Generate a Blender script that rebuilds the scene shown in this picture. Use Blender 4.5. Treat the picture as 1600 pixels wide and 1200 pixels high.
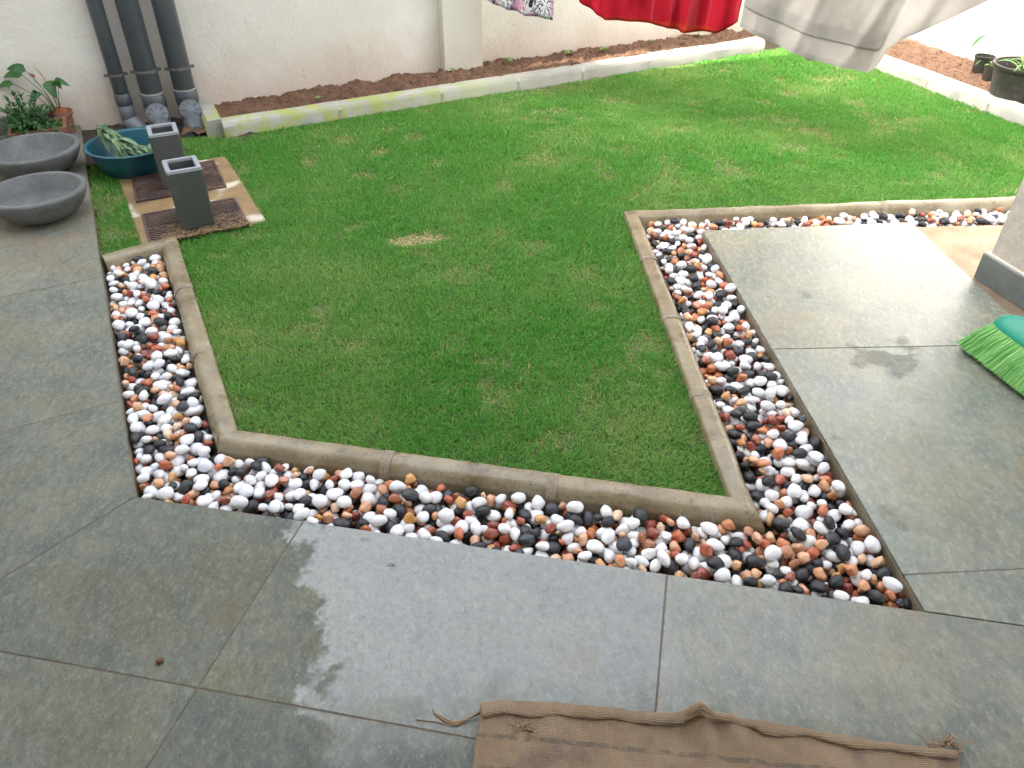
import bpy, bmesh, math, random
import numpy as np
from mathutils import Vector, Matrix, noise as mnoise
R = math.radians
random.seed(7); rng = np.random.default_rng(11)
for o in list(bpy.data.objects): bpy.data.objects.remove(o)
scene = bpy.context.scene
COL = scene.collection

# ------------------------------------------------------------------ camera, sky, sun, exposure
CAM_H = 1.6
cam = bpy.data.cameras.new('camera'); cam_o = bpy.data.objects.new('camera', cam); COL.objects.link(cam_o)
cam.sensor_width = 36; cam.lens = 36*1200/1600; cam.clip_start = .05; cam.clip_end = 500
cam_o.location = (0, 0, CAM_H); cam_o.rotation_euler = (R(90-37.2), 0, 0)
scene.camera = cam_o
SUN_EL, SUN_AZ = 42.0, 21.0            # the sun travels towards +x, slightly away from the house
w = bpy.data.worlds.new('World'); scene.world = w; w.use_nodes = True
wn = w.node_tree
sky = wn.nodes.new('ShaderNodeTexSky'); sky.sky_type = 'NISHITA'; sky.sun_disc = False
sky.sun_elevation = R(SUN_EL); sky.sun_rotation = R(270-SUN_AZ)
sky.air_density = 1.0; sky.dust_density = 5.0; sky.ozone_density = 1.0
hs = wn.nodes.new('ShaderNodeHueSaturation'); hs.inputs['Saturation'].default_value = .38
wn.links.new(sky.outputs[0], hs.inputs['Color'])
bg = wn.nodes['Background']; bg.inputs['Strength'].default_value = .15
wn.links.new(hs.outputs[0], bg.inputs['Color'])
sun = bpy.data.lights.new('sun', 'SUN'); sun.energy = 2.0; sun.angle = R(.6); sun.color = (1, .95, .86)
sun_o = bpy.data.objects.new('sun', sun); COL.objects.link(sun_o)
sd = Vector((math.cos(R(SUN_AZ))*math.cos(R(SUN_EL)), math.sin(R(SUN_AZ))*math.cos(R(SUN_EL)), -math.sin(R(SUN_EL))))
sun_o.rotation_euler = sd.to_track_quat('-Z', 'Y').to_euler(); sun_o.location = (-6, -2, 9)
vs = scene.view_settings
vs.view_transform = 'Standard'; vs.look = 'None'; vs.gamma = 1; vs.use_curve_mapping = False
vs.exposure = 3.05
scene.cycles.max_bounces = 6; scene.cycles.diffuse_bounces = 3; scene.cycles.glossy_bounces = 3; scene.cycles.transmission_bounces = 3

# ------------------------------------------------------------------ helpers
def V(*a): return Vector(a)
def tag(o, label=None, cat=None, group=None, kind=None):
    if label: o['label'] = label
    if cat: o['category'] = cat
    if group: o['group'] = group
    if kind: o['kind'] = kind
    return o
def empty(name, loc, label=None, cat=None, group=None, kind=None):
    o = bpy.data.objects.new(name, None); COL.objects.link(o); o.location = loc; o.empty_display_size = .05
    return tag(o, label, cat, group, kind)
def wloc(o):
    p = Vector((0, 0, 0))
    while o is not None: p += o.location; o = o.parent
    return p
class MB:
    def __init__(s): s.v = []; s.f = []
    def add(s, vs_, fs_):
        n = len(s.v); s.v += [tuple(p) for p in vs_]; s.f += [tuple(i+n for i in f) for f in fs_]; return s
    def prism(s, poly, z0, z1, ch=0.0):
        n = len(poly)
        a = sum(poly[i][0]*poly[(i+1) % n][1]-poly[(i+1) % n][0]*poly[i][1] for i in range(n))
        if a < 0: poly = poly[::-1]
        ins = inset(poly, ch) if ch else poly
        rings = [[(x, y, z0) for x, y in poly]]
        if ch: rings.append([(x, y, z1-ch) for x, y in poly])
        rings.append([(x, y, z1) for x, y in ins])
        return s.loft(rings)
    def loft(s, rings, cap0=True, cap1=True, closed=True):
        n = len(rings[0]); b = len(s.v)
        for r in rings: s.v += [tuple(p) for p in r]
        for k in range(len(rings)-1):
            for i in range(n if closed else n-1):
                j = (i+1) % n
                s.f.append((b+k*n+i, b+k*n+j, b+(k+1)*n+j, b+(k+1)*n+i))
        if cap0: s.f.append(tuple(b+i for i in range(n))[::-1])
        if cap1: s.f.append(tuple(b+(len(rings)-1)*n+i for i in range(n)))
        return s
    def box(s, c, size, rz=0, ch=0):
        x, y, z = [q/2 for q in size]; ca, sa = math.cos(rz), math.sin(rz)
        poly = [(c[0]+ca*a-sa*b, c[1]+sa*a+ca*b) for a, b in ((-x, -y), (x, -y), (x, y), (-x, y))]
        return s.prism(poly, c[2]-z, c[2]+z, ch)
    def tube(s, pts, rad, seg=10, caps=True):
        pts = [Vector(p) for p in pts]; n = len(pts)
        if not hasattr(rad, '__len__'): rad = [rad]*n
        rings = []; up = None
        for i in range(n):
            t = (pts[min(i+1, n-1)]-pts[max(i-1, 0)]).normalized()
            if up is None: up = t.orthogonal().normalized()
            up = (up-t*up.dot(t)).normalized(); sd_ = t.cross(up)
            rings.append([pts[i]+rad[i]*(math.cos(a)*up+math.sin(a)*sd_) for a in [2*math.pi*k/seg for k in range(seg)]])
        return s.loft(rings, caps, caps)
    def lathe(s, prof, c=(0, 0, 0), seg=40, cap1=True):
        rings = [[(c[0]+r*math.cos(2*math.pi*k/seg), c[1]+r*math.sin(2*math.pi*k/seg), c[2]+z) for k in range(seg)] for r, z in prof]
        return s.loft(rings, True, cap1)
    def grid(s, fn, nu, nv):
        b = len(s.v)
        for j in range(nv+1):
            for i in range(nu+1): s.v.append(tuple(fn(i/nu, j/nv)))
        for j in range(nv):
            for i in range(nu):
                q = b+j*(nu+1)+i; s.f.append((q, q+1, q+nu+2, q+nu+1))
        return s
    def build(s, name, mat, parent=None, origin=None, smooth=False, auto=None):
        org = wloc(parent) if parent is not None else Vector(origin if origin is not None else (0, 0, 0))
        me = bpy.data.meshes.new(name)
        me.from_pydata([(x-org.x, y-org.y, z-org.z) for x, y, z in s.v], [], s.f)
        bm = bmesh.new(); bm.from_mesh(me); bmesh.ops.recalc_face_normals(bm, faces=bm.faces); bm.to_mesh(me); bm.free()
        me.materials.append(mat)
        o = bpy.data.objects.new(name, me); COL.objects.link(o)
        if smooth or auto: me.polygons.foreach_set('use_smooth', [True]*len(me.polygons))
        if auto: me.set_sharp_from_angle(angle=R(auto))
        if parent is not None: o.parent = parent
        else: o.location = org
        return o
def inset(poly, d):
    n = len(poly); out = []
    for i in range(n):
        p0, p1, p2 = Vector(poly[i-1]), Vector(poly[i]), Vector(poly[(i+1) % n])
        a = (p1-p0).normalized(); b = (p2-p1).normalized()
        na, nb = Vector((-a.y, a.x)), Vector((-b.y, b.x)); m = na+nb
        m = m/max(.3, m.dot(m)/2)
        out.append((p1.x+m.x*d, p1.y+m.y*d))
    return out
def ccw(poly):
    n = len(poly); a = sum(poly[i][0]*poly[(i+1) % n][1]-poly[(i+1) % n][0]*poly[i][1] for i in range(n))
    return poly if a > 0 else poly[::-1]
def inpoly(px, py, poly):
    r = np.zeros(px.shape, bool); n = len(poly); j = n-1
    for i in range(n):
        xi, yi = poly[i]; xj, yj = poly[j]
        if yi != yj:
            c = ((yi > py) != (yj > py)) & (px < (xj-xi)*(py-yi)/(yj-yi)+xi)
            r ^= c
        j = i
    return r
_tab = rng.random((256, 256))
def vnoise(x, y, sc):
    x = np.asarray(x)*sc+100.3; y = np.asarray(y)*sc+57.7
    xi = np.floor(x).astype(int); yi = np.floor(y).astype(int); fx = x-xi; fy = y-yi
    fx = fx*fx*(3-2*fx); fy = fy*fy*(3-2*fy); t = lambda a, b: _tab[a % 256, b % 256]
    return (t(xi, yi)*(1-fx)+t(xi+1, yi)*fx)*(1-fy)+(t(xi, yi+1)*(1-fx)+t(xi+1, yi+1)*fx)*fy
def fbm(x, y, sc, oct=4):
    s = 0; a = .5
    for k in range(oct): s = s+a*vnoise(x, y, sc*2**k); a /= 2
    return s
def npmesh(name, verts, tris, mat, cols=None, parent=None):
    me = bpy.data.meshes.new(name); nv, nt = len(verts), len(tris)
    me.vertices.add(nv); me.vertices.foreach_set('co', np.ascontiguousarray(verts, np.float32).ravel())
    me.loops.add(nt*3); me.loops.foreach_set('vertex_index', np.ascontiguousarray(tris, np.int32).ravel())
    me.polygons.add(nt); me.polygons.foreach_set('loop_start', np.arange(0, nt*3, 3, dtype=np.int32))
    me.update(calc_edges=True)
    if cols is not None:
        at = me.attributes.new('tint', 'FLOAT_COLOR', 'POINT')
        at.data.foreach_set('color', np.ascontiguousarray(cols, np.float32).ravel())
    me.materials.append(mat)
    o = bpy.data.objects.new(name, me); COL.objects.link(o)
    if parent is not None: o.parent = parent
    return o

# ------------------------------------------------------------------ materials
class NT:
    def __init__(s, name):
        s.m = bpy.data.materials.new(name); s.m.use_nodes = True; s.t = s.m.node_tree
        s.b = s.t.nodes['Principled BSDF']; s.pos = None
    def n(s, t): return s.t.nodes.new('ShaderNode'+t)
    def l(s, a, b): s.t.links.new(a, b)
    def put(s, sock, val):
        if hasattr(val, 'is_output'): s.l(val, sock)
        else:
            if sock.type == 'RGBA' and len(val) == 3: val = (*val, 1)
            sock.default_value = val
    def P(s):
        if s.pos is None: s.pos = s.n('NewGeometry').outputs['Position']
        return s.pos
    def O(s): return s.n('TexCoord').outputs['Object']
    def noise(s, sc, det=4, ro=.55, vec=None, dist=0):
        q = s.n('TexNoise'); q.inputs['Scale'].default_value = sc; q.inputs['Detail'].default_value = det
        q.inputs['Roughness'].default_value = ro; q.inputs['Distortion'].default_value = dist
        s.l(vec or s.P(), q.inputs['Vector']); return q.outputs['Fac']
    def vor(s, sc, vec=None, feat='F1', out='Distance'):
        q = s.n('TexVoronoi'); q.feature = feat; q.inputs['Scale'].default_value = sc; s.l(vec or s.P(), q.inputs['Vector'])
        return q.outputs[out]
    def ramp(s, fac, stops):
        q = s.n('ValToRGB'); e = q.color_ramp.elements
        while len(e) < len(stops): e.new(.5)
        for k, (p, c) in enumerate(stops):
            e[k].position = p; e[k].color = (*c, 1) if hasattr(c, '__len__') else (c, c, c, 1)
        s.l(fac, q.inputs[0]); return q.outputs[0]
    def mix(s, fac, a, b, mode='MIX'):
        q = s.n('Mix'); q.data_type = 'RGBA'; q.blend_type = mode
        s.put(q.inputs[0], fac); s.put(q.inputs[6], a); s.put(q.inputs[7], b); return q.outputs[2]
    def math(s, op, a, b=None, clamp=False):
        q = s.n('Math'); q.operation = op; q.use_clamp = clamp; s.put(q.inputs[0], a)
        if b is not None: s.put(q.inputs[1], b)
        return q.outputs[0]
    def sstep(s, v, a, b, lo=0., hi=1.):
        q = s.n('MapRange'); q.interpolation_type = 'SMOOTHSTEP'; s.put(q.inputs[0], v)
        for k, x in zip((1, 2, 3, 4), (a, b, lo, hi)): q.inputs[k].default_value = x
        return q.outputs[0]
    def xyz(s, vec=None):
        q = s.n('SeparateXYZ'); s.l(vec or s.P(), q.inputs[0]); return q.outputs
    def mapv(s, vec, sc=(1, 1, 1), rot=(0, 0, 0), loc=(0, 0, 0)):
        q = s.n('Mapping'); s.l(vec, q.inputs[0]); q.inputs['Scale'].default_value = sc
        q.inputs['Rotation'].default_value = rot; q.inputs['Location'].default_value = loc; return q.outputs[0]
    def bump(s, h, st=.5, d=.01, prev=None):
        q = s.n('Bump'); q.inputs['Distance'].default_value = d; s.put(q.inputs['Strength'], st); s.l(h, q.inputs['Height'])
        if prev is not None: s.l(prev, q.inputs['Normal'])
        return q.outputs[0]
    def set(s, color=None, rough=None, normal=None, **k):
        if color is not None: s.put(s.b.inputs['Base Color'], color)
        if rough is not None: s.put(s.b.inputs['Roughness'], rough)
        if normal is not None: s.l(normal, s.b.inputs['Normal'])
        for a, v in k.items(): s.put(s.b.inputs[a.replace('_', ' ')], v)
        return s.m
def simple(name, c0, c1, sc=6, rough=.6, bs=80, bst=.25, bd=.003, det=5, obj=False, spec=.5, speck=None):
    t = NT(name); vec = t.O() if obj else t.P()
    f = t.noise(sc, det, .6, vec)
    col = t.ramp(f, [(.3, c0), (.7, c1)])
    if speck:
        sp = t.noise(speck[1], 2, .5, vec); col = t.mix(t.sstep(sp, speck[2], speck[2]+.06), col, speck[0])
    nb = t.bump(t.noise(bs, 4, .6, vec), bst, bd)
    return t.set(col, rough, nb, Specular_IOR_Level=spec)

# slate: dry cleft stone on the left, rain-wet film in the middle and on the right slab
t = NT('slate')
X, Y, Z = t.xyz()
oi = t.n('ObjectInfo').outputs['Random']
sv = t.n('VectorMath'); sv.operation = 'ADD'; t.l(t.P(), sv.inputs[0]); cx_ = t.n('CombineXYZ')
t.l(t.math('MULTIPLY', oi, 31.), cx_.inputs[0]); t.l(t.math('MULTIPLY', oi, 17.), cx_.inputs[1]); t.l(cx_.outputs[0], sv.inputs[1]); TV = sv.outputs[0]
big = t.noise(1.9, 4, .6, TV); mid = t.noise(5, 9, .72, TV, .1)
streak = t.noise(10, 8, .72, t.mapv(TV, (1, .32, 1), (0, 0, .75)), .15)
flake = t.noise(48, 10, .8, t.mapv(TV, (1, .6, 1), (0, 0, .6)), .12)
fine = t.noise(120, 5, .75, t.mapv(TV, (1, .6, 1), (0, 0, .5)))
c = t.ramp(mid, [(.30, (.135, .147, .138)), (.46, (.20, .210, .182)), (.55, (.238, .238, .190)), (.72, (.31, .285, .205))])
c = t.mix(t.sstep(big, .48, .64, 0, .5), c, (.225, .195, .115))
c = t.mix(t.sstep(streak, .52, .66, 0, .25), c, (.37, .375, .34))
c = t.mix(t.sstep(streak, .47, .35, 0, .28), c, (.12, .125, .105))
c = t.mix(t.sstep(flake, .51, .62, 0, .45), c, (.43, .425, .36))
c = t.mix(t.sstep(flake, .48, .38, 0, .5), c, (.10, .108, .10))
c = t.mix(t.sstep(fine, .55, .64, 0, .45), c, (.48, .46, .38))
c = t.mix(t.sstep(t.noise(2.6, 6, .7, t.mapv(TV, loc=(4, 9, 0))), .56, .70, 0, .5), c, (.29, .19, .09))
# rust bloom on the walkway slab that holds the bowls
rm = t.math('MULTIPLY', t.sstep(Y, 2.72, 3.0), t.sstep(X, -1.2, -1.6))
rust = t.math('MULTIPLY', rm, t.sstep(t.noise(4.5, 7, .7), .40, .70, 0, .55))
c = t.mix(rust, c, (.30, .185, .09))
c = t.mix(1., c, t.mix(oi, (.84, .87, .87), (1.12, 1.10, 1.06)), 'MULTIPLY')
c = t.mix(1., c, (.95, .965, .925), 'MULTIPLY')
X2 = X; wn_ = t.noise(9, 6, .62); wob = t.math('MULTIPLY', t.math('SUBTRACT', wn_, .5), .35)
wx = t.math('ADD', t.math('ADD', X, t.math('MULTIPLY', Y, .3)), wob)
front = t.math('MULTIPLY', t.sstep(wx, -.165, -.125), t.sstep(t.math('ADD', Y, wob), .70, 1.05))
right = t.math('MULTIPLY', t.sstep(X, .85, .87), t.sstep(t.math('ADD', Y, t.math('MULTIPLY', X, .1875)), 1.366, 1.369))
side = t.sstep(X, .36, .42, 1, .7)
wetn = t.sstep(t.noise(60, 4, .7), .3, .6, .75, 1.)
wet = t.math('MAXIMUM', t.math('MULTIPLY', t.math('MULTIPLY', front, wetn), side), t.math('MULTIPLY', right, t.sstep(t.noise(3.2, 4, .6), .28, .42, .8, 1)))
spots = t.sstep(t.noise(2.6, 5, .65, t.mapv(t.P(), loc=(3.1, 1.7, 0))), .6, .66)
wet = t.math('MULTIPLY', wet, t.math('SUBTRACT', 1., t.math('MULTIPLY', t.math('MULTIPLY', spots, right), .7)))
c = t.mix(t.math('MULTIPLY', t.math('MULTIPLY', wet, .4), t.sstep(right, 0, 1, 1., .0)), c, (.06, .068, .07))  # wet darkening left off the right slab, keeping it pale in place of glare
ro = t.math('ADD', t.math('MULTIPLY', t.math('SUBTRACT', 1., wet), .4), t.sstep(flake, .35, .7, .2, .34))
h = t.math('ADD', t.math('ADD', t.math('MULTIPLY', mid, .7), t.math('MULTIPLY', streak, .8)), t.math('MULTIPLY', flake, 1.0))
nb = t.bump(h, t.math('SUBTRACT', .95, t.math('MULTIPLY', wet, .72)), .015)
nb = t.bump(fine, t.math('SUBTRACT', .4, t.math('MULTIPLY', wet, .2)), .002, nb)
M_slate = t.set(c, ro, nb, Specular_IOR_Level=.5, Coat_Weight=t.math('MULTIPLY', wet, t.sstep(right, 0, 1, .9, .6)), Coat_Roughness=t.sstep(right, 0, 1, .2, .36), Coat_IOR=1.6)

M_grout = simple('grout', (.12, .085, .052), (.20, .15, .10), 12, .85, 120, .3)
M_base = simple('slab_base', (.16, .12, .07), (.27, .215, .14), 9, .75, 90, .5)
M_sand = simple('sand_screed', (.33, .235, .145), (.50, .38, .25), 7, .9, 120, .6, .004)
M_kerb = None
t = NT('kerb_concrete')
f = t.noise(7, 6, .65); c = t.ramp(f, [(.25, (.135, .102, .052)), (.5, (.25, .20, .115)), (.75, (.36, .30, .19))])
c = t.mix(t.sstep(t.noise(2.4, 3), .5, .7, 0, .6), c, (.35, .315, .25))
c = t.mix(t.sstep(t.noise(11, 6, .75, t.mapv(t.P(), (1, 1, 2))), .54, .64, 0, .6), c, (.115, .085, .045))
c = t.mix(t.sstep(t.noise(160, 2), .60, .68, 0, .7), c, (.07, .06, .045))
M_kerb = t.set(c, t.ramp(t.noise(5, 4), [(.4, .22), (.65, .5)]), t.bump(t.noise(70, 5, .65), .35, .004))
M_mortar = simple('mortar', (.21, .17, .11), (.33, .28, .205), 18, .85, 130, .8, .006)
t = NT('bed_kerb_concrete')
f = t.noise(5, 5); c = t.ramp(f, [(.3, (.31, .30, .255)), (.7, (.43, .42, .37))])
X, Y, Z = t.xyz()
gm = t.math('MULTIPLY', t.sstep(X, .5, -1.2), t.sstep(t.noise(6, 6, .7), .42, .58, 0, .9))
c = t.mix(gm, c, (.33, .38, .07))
c = t.mix(t.sstep(t.noise(90, 2), .66, .74, 0, .5), c, (.3, .28, .24))
M_bedkerb = t.set(c, .8, t.bump(t.noise(110, 4), .3, .003))
M_bedmortar = simple('bed_mortar', (.33, .30, .26), (.46, .43, .38), 20, .9, 130, .8, .005)
M_soil = simple('soil', (.105, .052, .028), (.21, .115, .065), 16, .95, 60, 1., .02, speck=((.30, .19, .12), 90, .62))
M_dsoil = simple('damp_soil', (.035, .025, .017), (.085, .06, .038), 12, .9, 70, 1., .015)
M_thatch = simple('lawn_soil', (.06, .10, .025), (.14, .17, .055), 9, .95, 90, .8, .01)
M_bedfloor = simple('bed_floor', (.03, .025, .02), (.07, .055, .04), 20, .9, 90, .5)
def wallmat(name, c0, c1, stain, sst, bst):
    t = NT(name); f = t.noise(2.2, 5, .6); c = t.ramp(f, [(.3, c0), (.7, c1)])
    X, Y, Z = t.xyz()
    m = t.math('MULTIPLY', t.sstep(t.math('ADD', Z, t.math('MULTIPLY', t.math('SUBTRACT', t.noise(3, 6, .7), .5), .5)), .42, .02), sst)
    c = t.mix(m, c, stain)
    c = t.mix(t.sstep(t.noise(28, 2), .735, .76, 0, .6), c, (.28, .24, .19))
    c = t.mix(t.sstep(t.noise(3.5, 6, .75, t.mapv(t.P(), (1, 1, .25))), .58, .8, 0, .3), c, stain)
    nb = t.bump(t.noise(38, 5, .65), bst, .012)
    nb = t.bump(t.noise(160, 3, .6), .3, .003, nb)
    return t.set(c, .88, nb)
M_wall = wallmat('wall_plaster', (.70, .655, .575), (.80, .76, .68), (.50, .34, .21), .45, .5)
M_pil = wallmat('pilaster_plaster', (.56, .52, .44), (.63, .59, .51), (.46, .36, .25), .2, .3)
M_wallr = wallmat('side_wall_plaster', (.64, .63, .60), (.71, .70, .67), (.6, .5, .38), .25, .3)
M_house = wallmat('house_plaster', (.64, .62, .57), (.70, .68, .63), (.5, .42, .33), .2, .3)
M_pillar = simple('pillar_plaster', (.40, .36, .30), (.52, .475, .405), 30, .92, 120, .9, .006)
M_skirt = simple('skirting_slate', (.095, .105, .10), (.15, .162, .15), 14, .55, 90, .25, .003)
M_white_edge = simple('skirt_grout', (.5, .46, .38), (.6, .56, .48), 20, .9, 90, .3)

# ------------------------------------------------------------------ layout, in metres (patio top = 0, y away from the house)
A, B, C, D = (-1.088, 1.572), (1.024, 1.176), (.892, 3.297), (-1.836, 3.073)
C2, C3 = (1.908, 3.386), (2.75, 3.46)
PATH = [(-1.819, 3.055), (-1.553, 3.243), (-.875, 1.865), (.629, 1.572), (.549, 3.508), (2.573, 3.691), (3.70, 3.79)]
KW = .077
def offset_path(path, d):
    out = []; P = [Vector(p) for p in path]
    for i in range(len(P)):
        ds = []
        if i > 0: ds.append((P[i]-P[i-1]).normalized())
        if i < len(P)-1: ds.append((P[i+1]-P[i]).normalized())
        ns = [Vector((q.y, -q.x)) for q in ds]
        if len(ns) == 1: m = ns[0]
        else: m = ns[0]+ns[1]; m = m/(m.dot(m)/2)
        out.append(m*d)
    return out
WU = Vector((math.cos(R(25.3)), math.sin(R(25.3)))); WN = Vector((WU.y, -WU.x)); W0 = Vector((-2.72, 4.75))
def wp(s, n, z=None):
    p = W0+WU*s+WN*n
    return (p.x, p.y) if z is None else (p.x, p.y, z)
EU = (Vector(A)-Vector(D)).normalized(); EN = Vector((EU.y, -EU.x))        # along the walkway edge towards camera; EN to its left side (west)
if EN.x > 0: EN = -EN
def ep(s, n): p = Vector(D)+EU*s+EN*n; return (p.x, p.y)

# ---- ground
g = MB().prism([(-60, -60), (60, -60), (60, 60), (-60, 60)], -.6, -.14)
tag(g.build('ground', M_dsoil), kind='structure')
# ---- lawn soil sheet
lawn_poly = [(-2.36, 4.16), (-1.836, 3.10), PATH[1], PATH[2], PATH[3], PATH[4], PATH[5], PATH[6], (3.47, 3.95), (3.213, 4.797), (2.768, 6.128), (2.52, 6.88), (2.04, 6.63), (-1.74, 4.60), (-1.98, 4.62), (-2.2, 4.5)]
m = MB().prism(lawn_poly, -.1395, -.035)
lawn = tag(m.build('lawn', M_thatch), kind='structure')
# strip of bare earth along the wall under the pipes
m = MB().grid(lambda u, v: (*wp(-.28+1.3*u, -.02+.72*v), -.038+.03*mnoise.noise(Vector((u*9, v*6, 2)))+.012*mnoise.noise(Vector((u*40, v*25, 5)))), 60, 30)
tag(m.build('bare_earth', M_dsoil, smooth=True), kind='structure')

# ---- patio: cement base with slate tiles
def inter(p, d, q, e):
    p, d, q, e = Vector(p), Vector(d), Vector(q), Vector(e)
    k = ((q-p).x*e.y-(q-p).y*e.x)/(d.x*e.y-d.y*e.x); return tuple(p+d*k)
FD = (Vector(B)-Vector(A)).normalized(); FNv = Vector((FD.y, -FD.x))          # along the front edge, and towards the camera
def fp(s, n): p = Vector(A)+FD*s+FNv*n; return (p.x, p.y)
patio = empty('patio', (0, 0, -.1), kind='structure')
base_polys = [[ep(-2.3, 0), A, fp(-2.6, 2.6), ep(2.6, 1.42), ep(-2.3, 1.42)],
              [A, B, (1.30, 1.124), (4.3, .56), (4.3, -3.4), (-3.2, -3.4), fp(-2.6, 2.6)],
              [B, C, C2, (1.93, 2.85), (4.3, 2.85), (4.3, .56), (1.30, 1.124)]]
for k, p in enumerate(base_polys):
    MB().prism(p, -.1385, -.0128-.0003*k).build('cement_base', M_base, patio)
GAP = .0017
def tile(poly, dz=0):
    p = inset(ccw(poly), GAP)
    return MB().prism(p, -.0115, dz, .0014).build('slate_tile', M_slate, patio)
m = MB()
for k, p in enumerate(base_polys): m.prism(inset(ccw(p), .006), -.0122, -.0016-.0003*k)
m.build('grout', M_grout, patio)
# walkway, left
sm = (Vector((-1.731, 2.859))-Vector(D)).dot(EU); sl = (Vector((-1.309, 2.019))-Vector(D)).dot(EU)
mit = (Vector((-1.322, 1.274))-Vector(A)).normalized()
ss = [sm-2*.94, sm-.94, sm, sl]
for a, b in zip([-2.3]+ss[:-1], ss):
    tile([ep(a, 0), ep(b, 0), ep(b, .9), ep(a, .9)], random.uniform(-.0008, .0008))
    tile([ep(a, .9), ep(b, .9), ep(b, 1.42), ep(a, 1.42)])
m1 = inter(A, mit, ep(0, .9), EU); m2 = inter(A, mit, ep(0, 1.42), EU)
tile([ep(sl, 0), A, m1, ep(sl, .9)]); tile([ep(sl, .9), m1, m2, ep(sl, 1.42)])
# front rows
u_s = (Vector((-.581, 1.481))-Vector(A)).dot(FD); v_s = (Vector((.40, 1.274))-Vector(A)).dot(FD)
D1 = .515
tp = (Vector((-.69, .965))-Vector(A)).dot(FNv); D1 = tp
a1 = inter(A, mit, fp(0, D1), FD)
tile([A, fp(u_s, 0), fp(u_s-.035, D1), a1])
tile([fp(u_s, 0), fp(v_s, 0), fp(v_s-.02, D1), fp(u_s-.035, D1)])
e_s = v_s+(v_s-u_s)
tile([fp(v_s, 0), fp(e_s, 0), fp(e_s, D1), fp(v_s-.02, D1)])
tile([fp(e_s, 0), fp(e_s+1, 0), fp(e_s+1, D1), fp(e_s, D1)])
for r in range(1, 5):
    y0, y1 = D1*r, D1*(r+1)
    for k in range(-2, 4):
        s0, s1 = u_s-.035*r+k*(v_s-u_s), u_s-.035*r+(k+1)*(v_s-u_s)
        if r == 1 and k == -2: continue
        if k == -2: continue
        if k == -1:
            q0 = inter(A, mit, fp(0, y0), FD); q1 = inter(A, mit, fp(0, y1), FD)
            tile([q0, fp(s1, y0), fp(s1-.035, y1), q1]); continue
        tile([fp(s0, y0), fp(s1, y0), fp(s1-.035, y1), fp(s0-.035, y1)])
# right slab
bx = lambda y: B[0]+(C[0]-B[0])*(y-B[1])/(C[1]-B[1])
r1, r2 = (bx(1.289), 1.289), (bx(2.32), 2.32)
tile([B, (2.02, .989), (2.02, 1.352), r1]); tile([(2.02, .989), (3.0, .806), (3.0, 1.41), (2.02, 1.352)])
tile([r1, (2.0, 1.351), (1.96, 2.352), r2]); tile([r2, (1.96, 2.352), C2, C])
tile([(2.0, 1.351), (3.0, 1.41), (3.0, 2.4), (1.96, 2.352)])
# sandy screed between slab, pebble strip and pillar
m = MB().grid(lambda u, v: ((1.916+.03*v)*(1-u)+3.6*u, (3.383*(1-v)+2.80*v)+.06*u*(1-v), -.022+.012*mnoise.noise(Vector((u*9, v*5, 1)))+.005*mnoise.noise(Vector((u*40, v*20, 1)))), 50, 25)
tag(m.build('sand_patch', M_sand, smooth=True), kind='structure')
m = MB().prism([(1.914, 3.39), (3.7, 3.56), (3.7, 2.86), (1.96, 2.86)], -.139, -.04); tag(m.build('sand_base', M_base), kind='structure')

# ---- lawn kerb: mortar core with separate kerb stones
PROF = [(0, -.139), (0, -.006), (.004, .001), (.012, .004), (.046, .005), (.060, .002), (.070, -.005), (.077, -.014), (.081, -.026), (.085, -.030), (.085, -.139)]
PROF = [(a*KW/.085, b) for a, b in PROF]
off = offset_path(PATH, 1.0)
kerb = empty('lawn_kerb', (0, 0, -.139), kind='structure')
mort = MB()
def kerb_rings(i, a, b, grow=0, n=7, seed=0):
    p, q = Vector(PATH[i]), Vector(PATH[i+1]); d = (q-p); L = d.length; d.normalize(); nn = Vector((d.y, -d.x)); rings = []
    for k in range(n+1):
        s = a+(b-a)*k/n
        vec = off[i] if s < 1e-4 else off[i+1] if s > L-1e-4 else nn
        # blend so that mitred ends stay straight
        base = p+d*s; ring = []
        jx = .0045*mnoise.noise(Vector((s*6+i*7, seed, 1))); jz = .004*mnoise.noise(Vector((s*7+i*7, seed, 9)))
        for (sx, z) in PROF:
            sx2 = -grow if sx == 0 else sx+grow if sx >= .054 else sx
            pt = base+vec*(sx2+(jx if sx > .045 else 0)); rough = .002*mnoise.noise(Vector((pt.x*60, pt.y*60, z*90)))
            ring.append((pt.x, pt.y, z+(jz+grow+rough if z > -.1 else 0)))
        rings.append(ring)
    return rings
for i in range(len(PATH)-1):
    L = (Vector(PATH[i+1])-Vector(PATH[i])).length
    n = max(1, round(L/.47)); cuts = [L*k/n for k in range(n+1)]
    if i == 4: n = 3; cuts = [0, .62, 1.30, L]
    for k in range(n):
        a, b = cuts[k]+(.006 if k else 0), cuts[k+1]-(.006 if k < n-1 else 0)
        mb = MB().loft(kerb_rings(i, a, b, 0, 22, random.random()*9)); mb.build('kerb_stone', M_kerb, kerb, auto=50)
        if k: mort.loft(kerb_rings(i, cuts[k]-.016, cuts[k]+.016, .0022, 4, 3.3))
mort.build('mortar_joint', M_mortar, kerb, auto=50)

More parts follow.
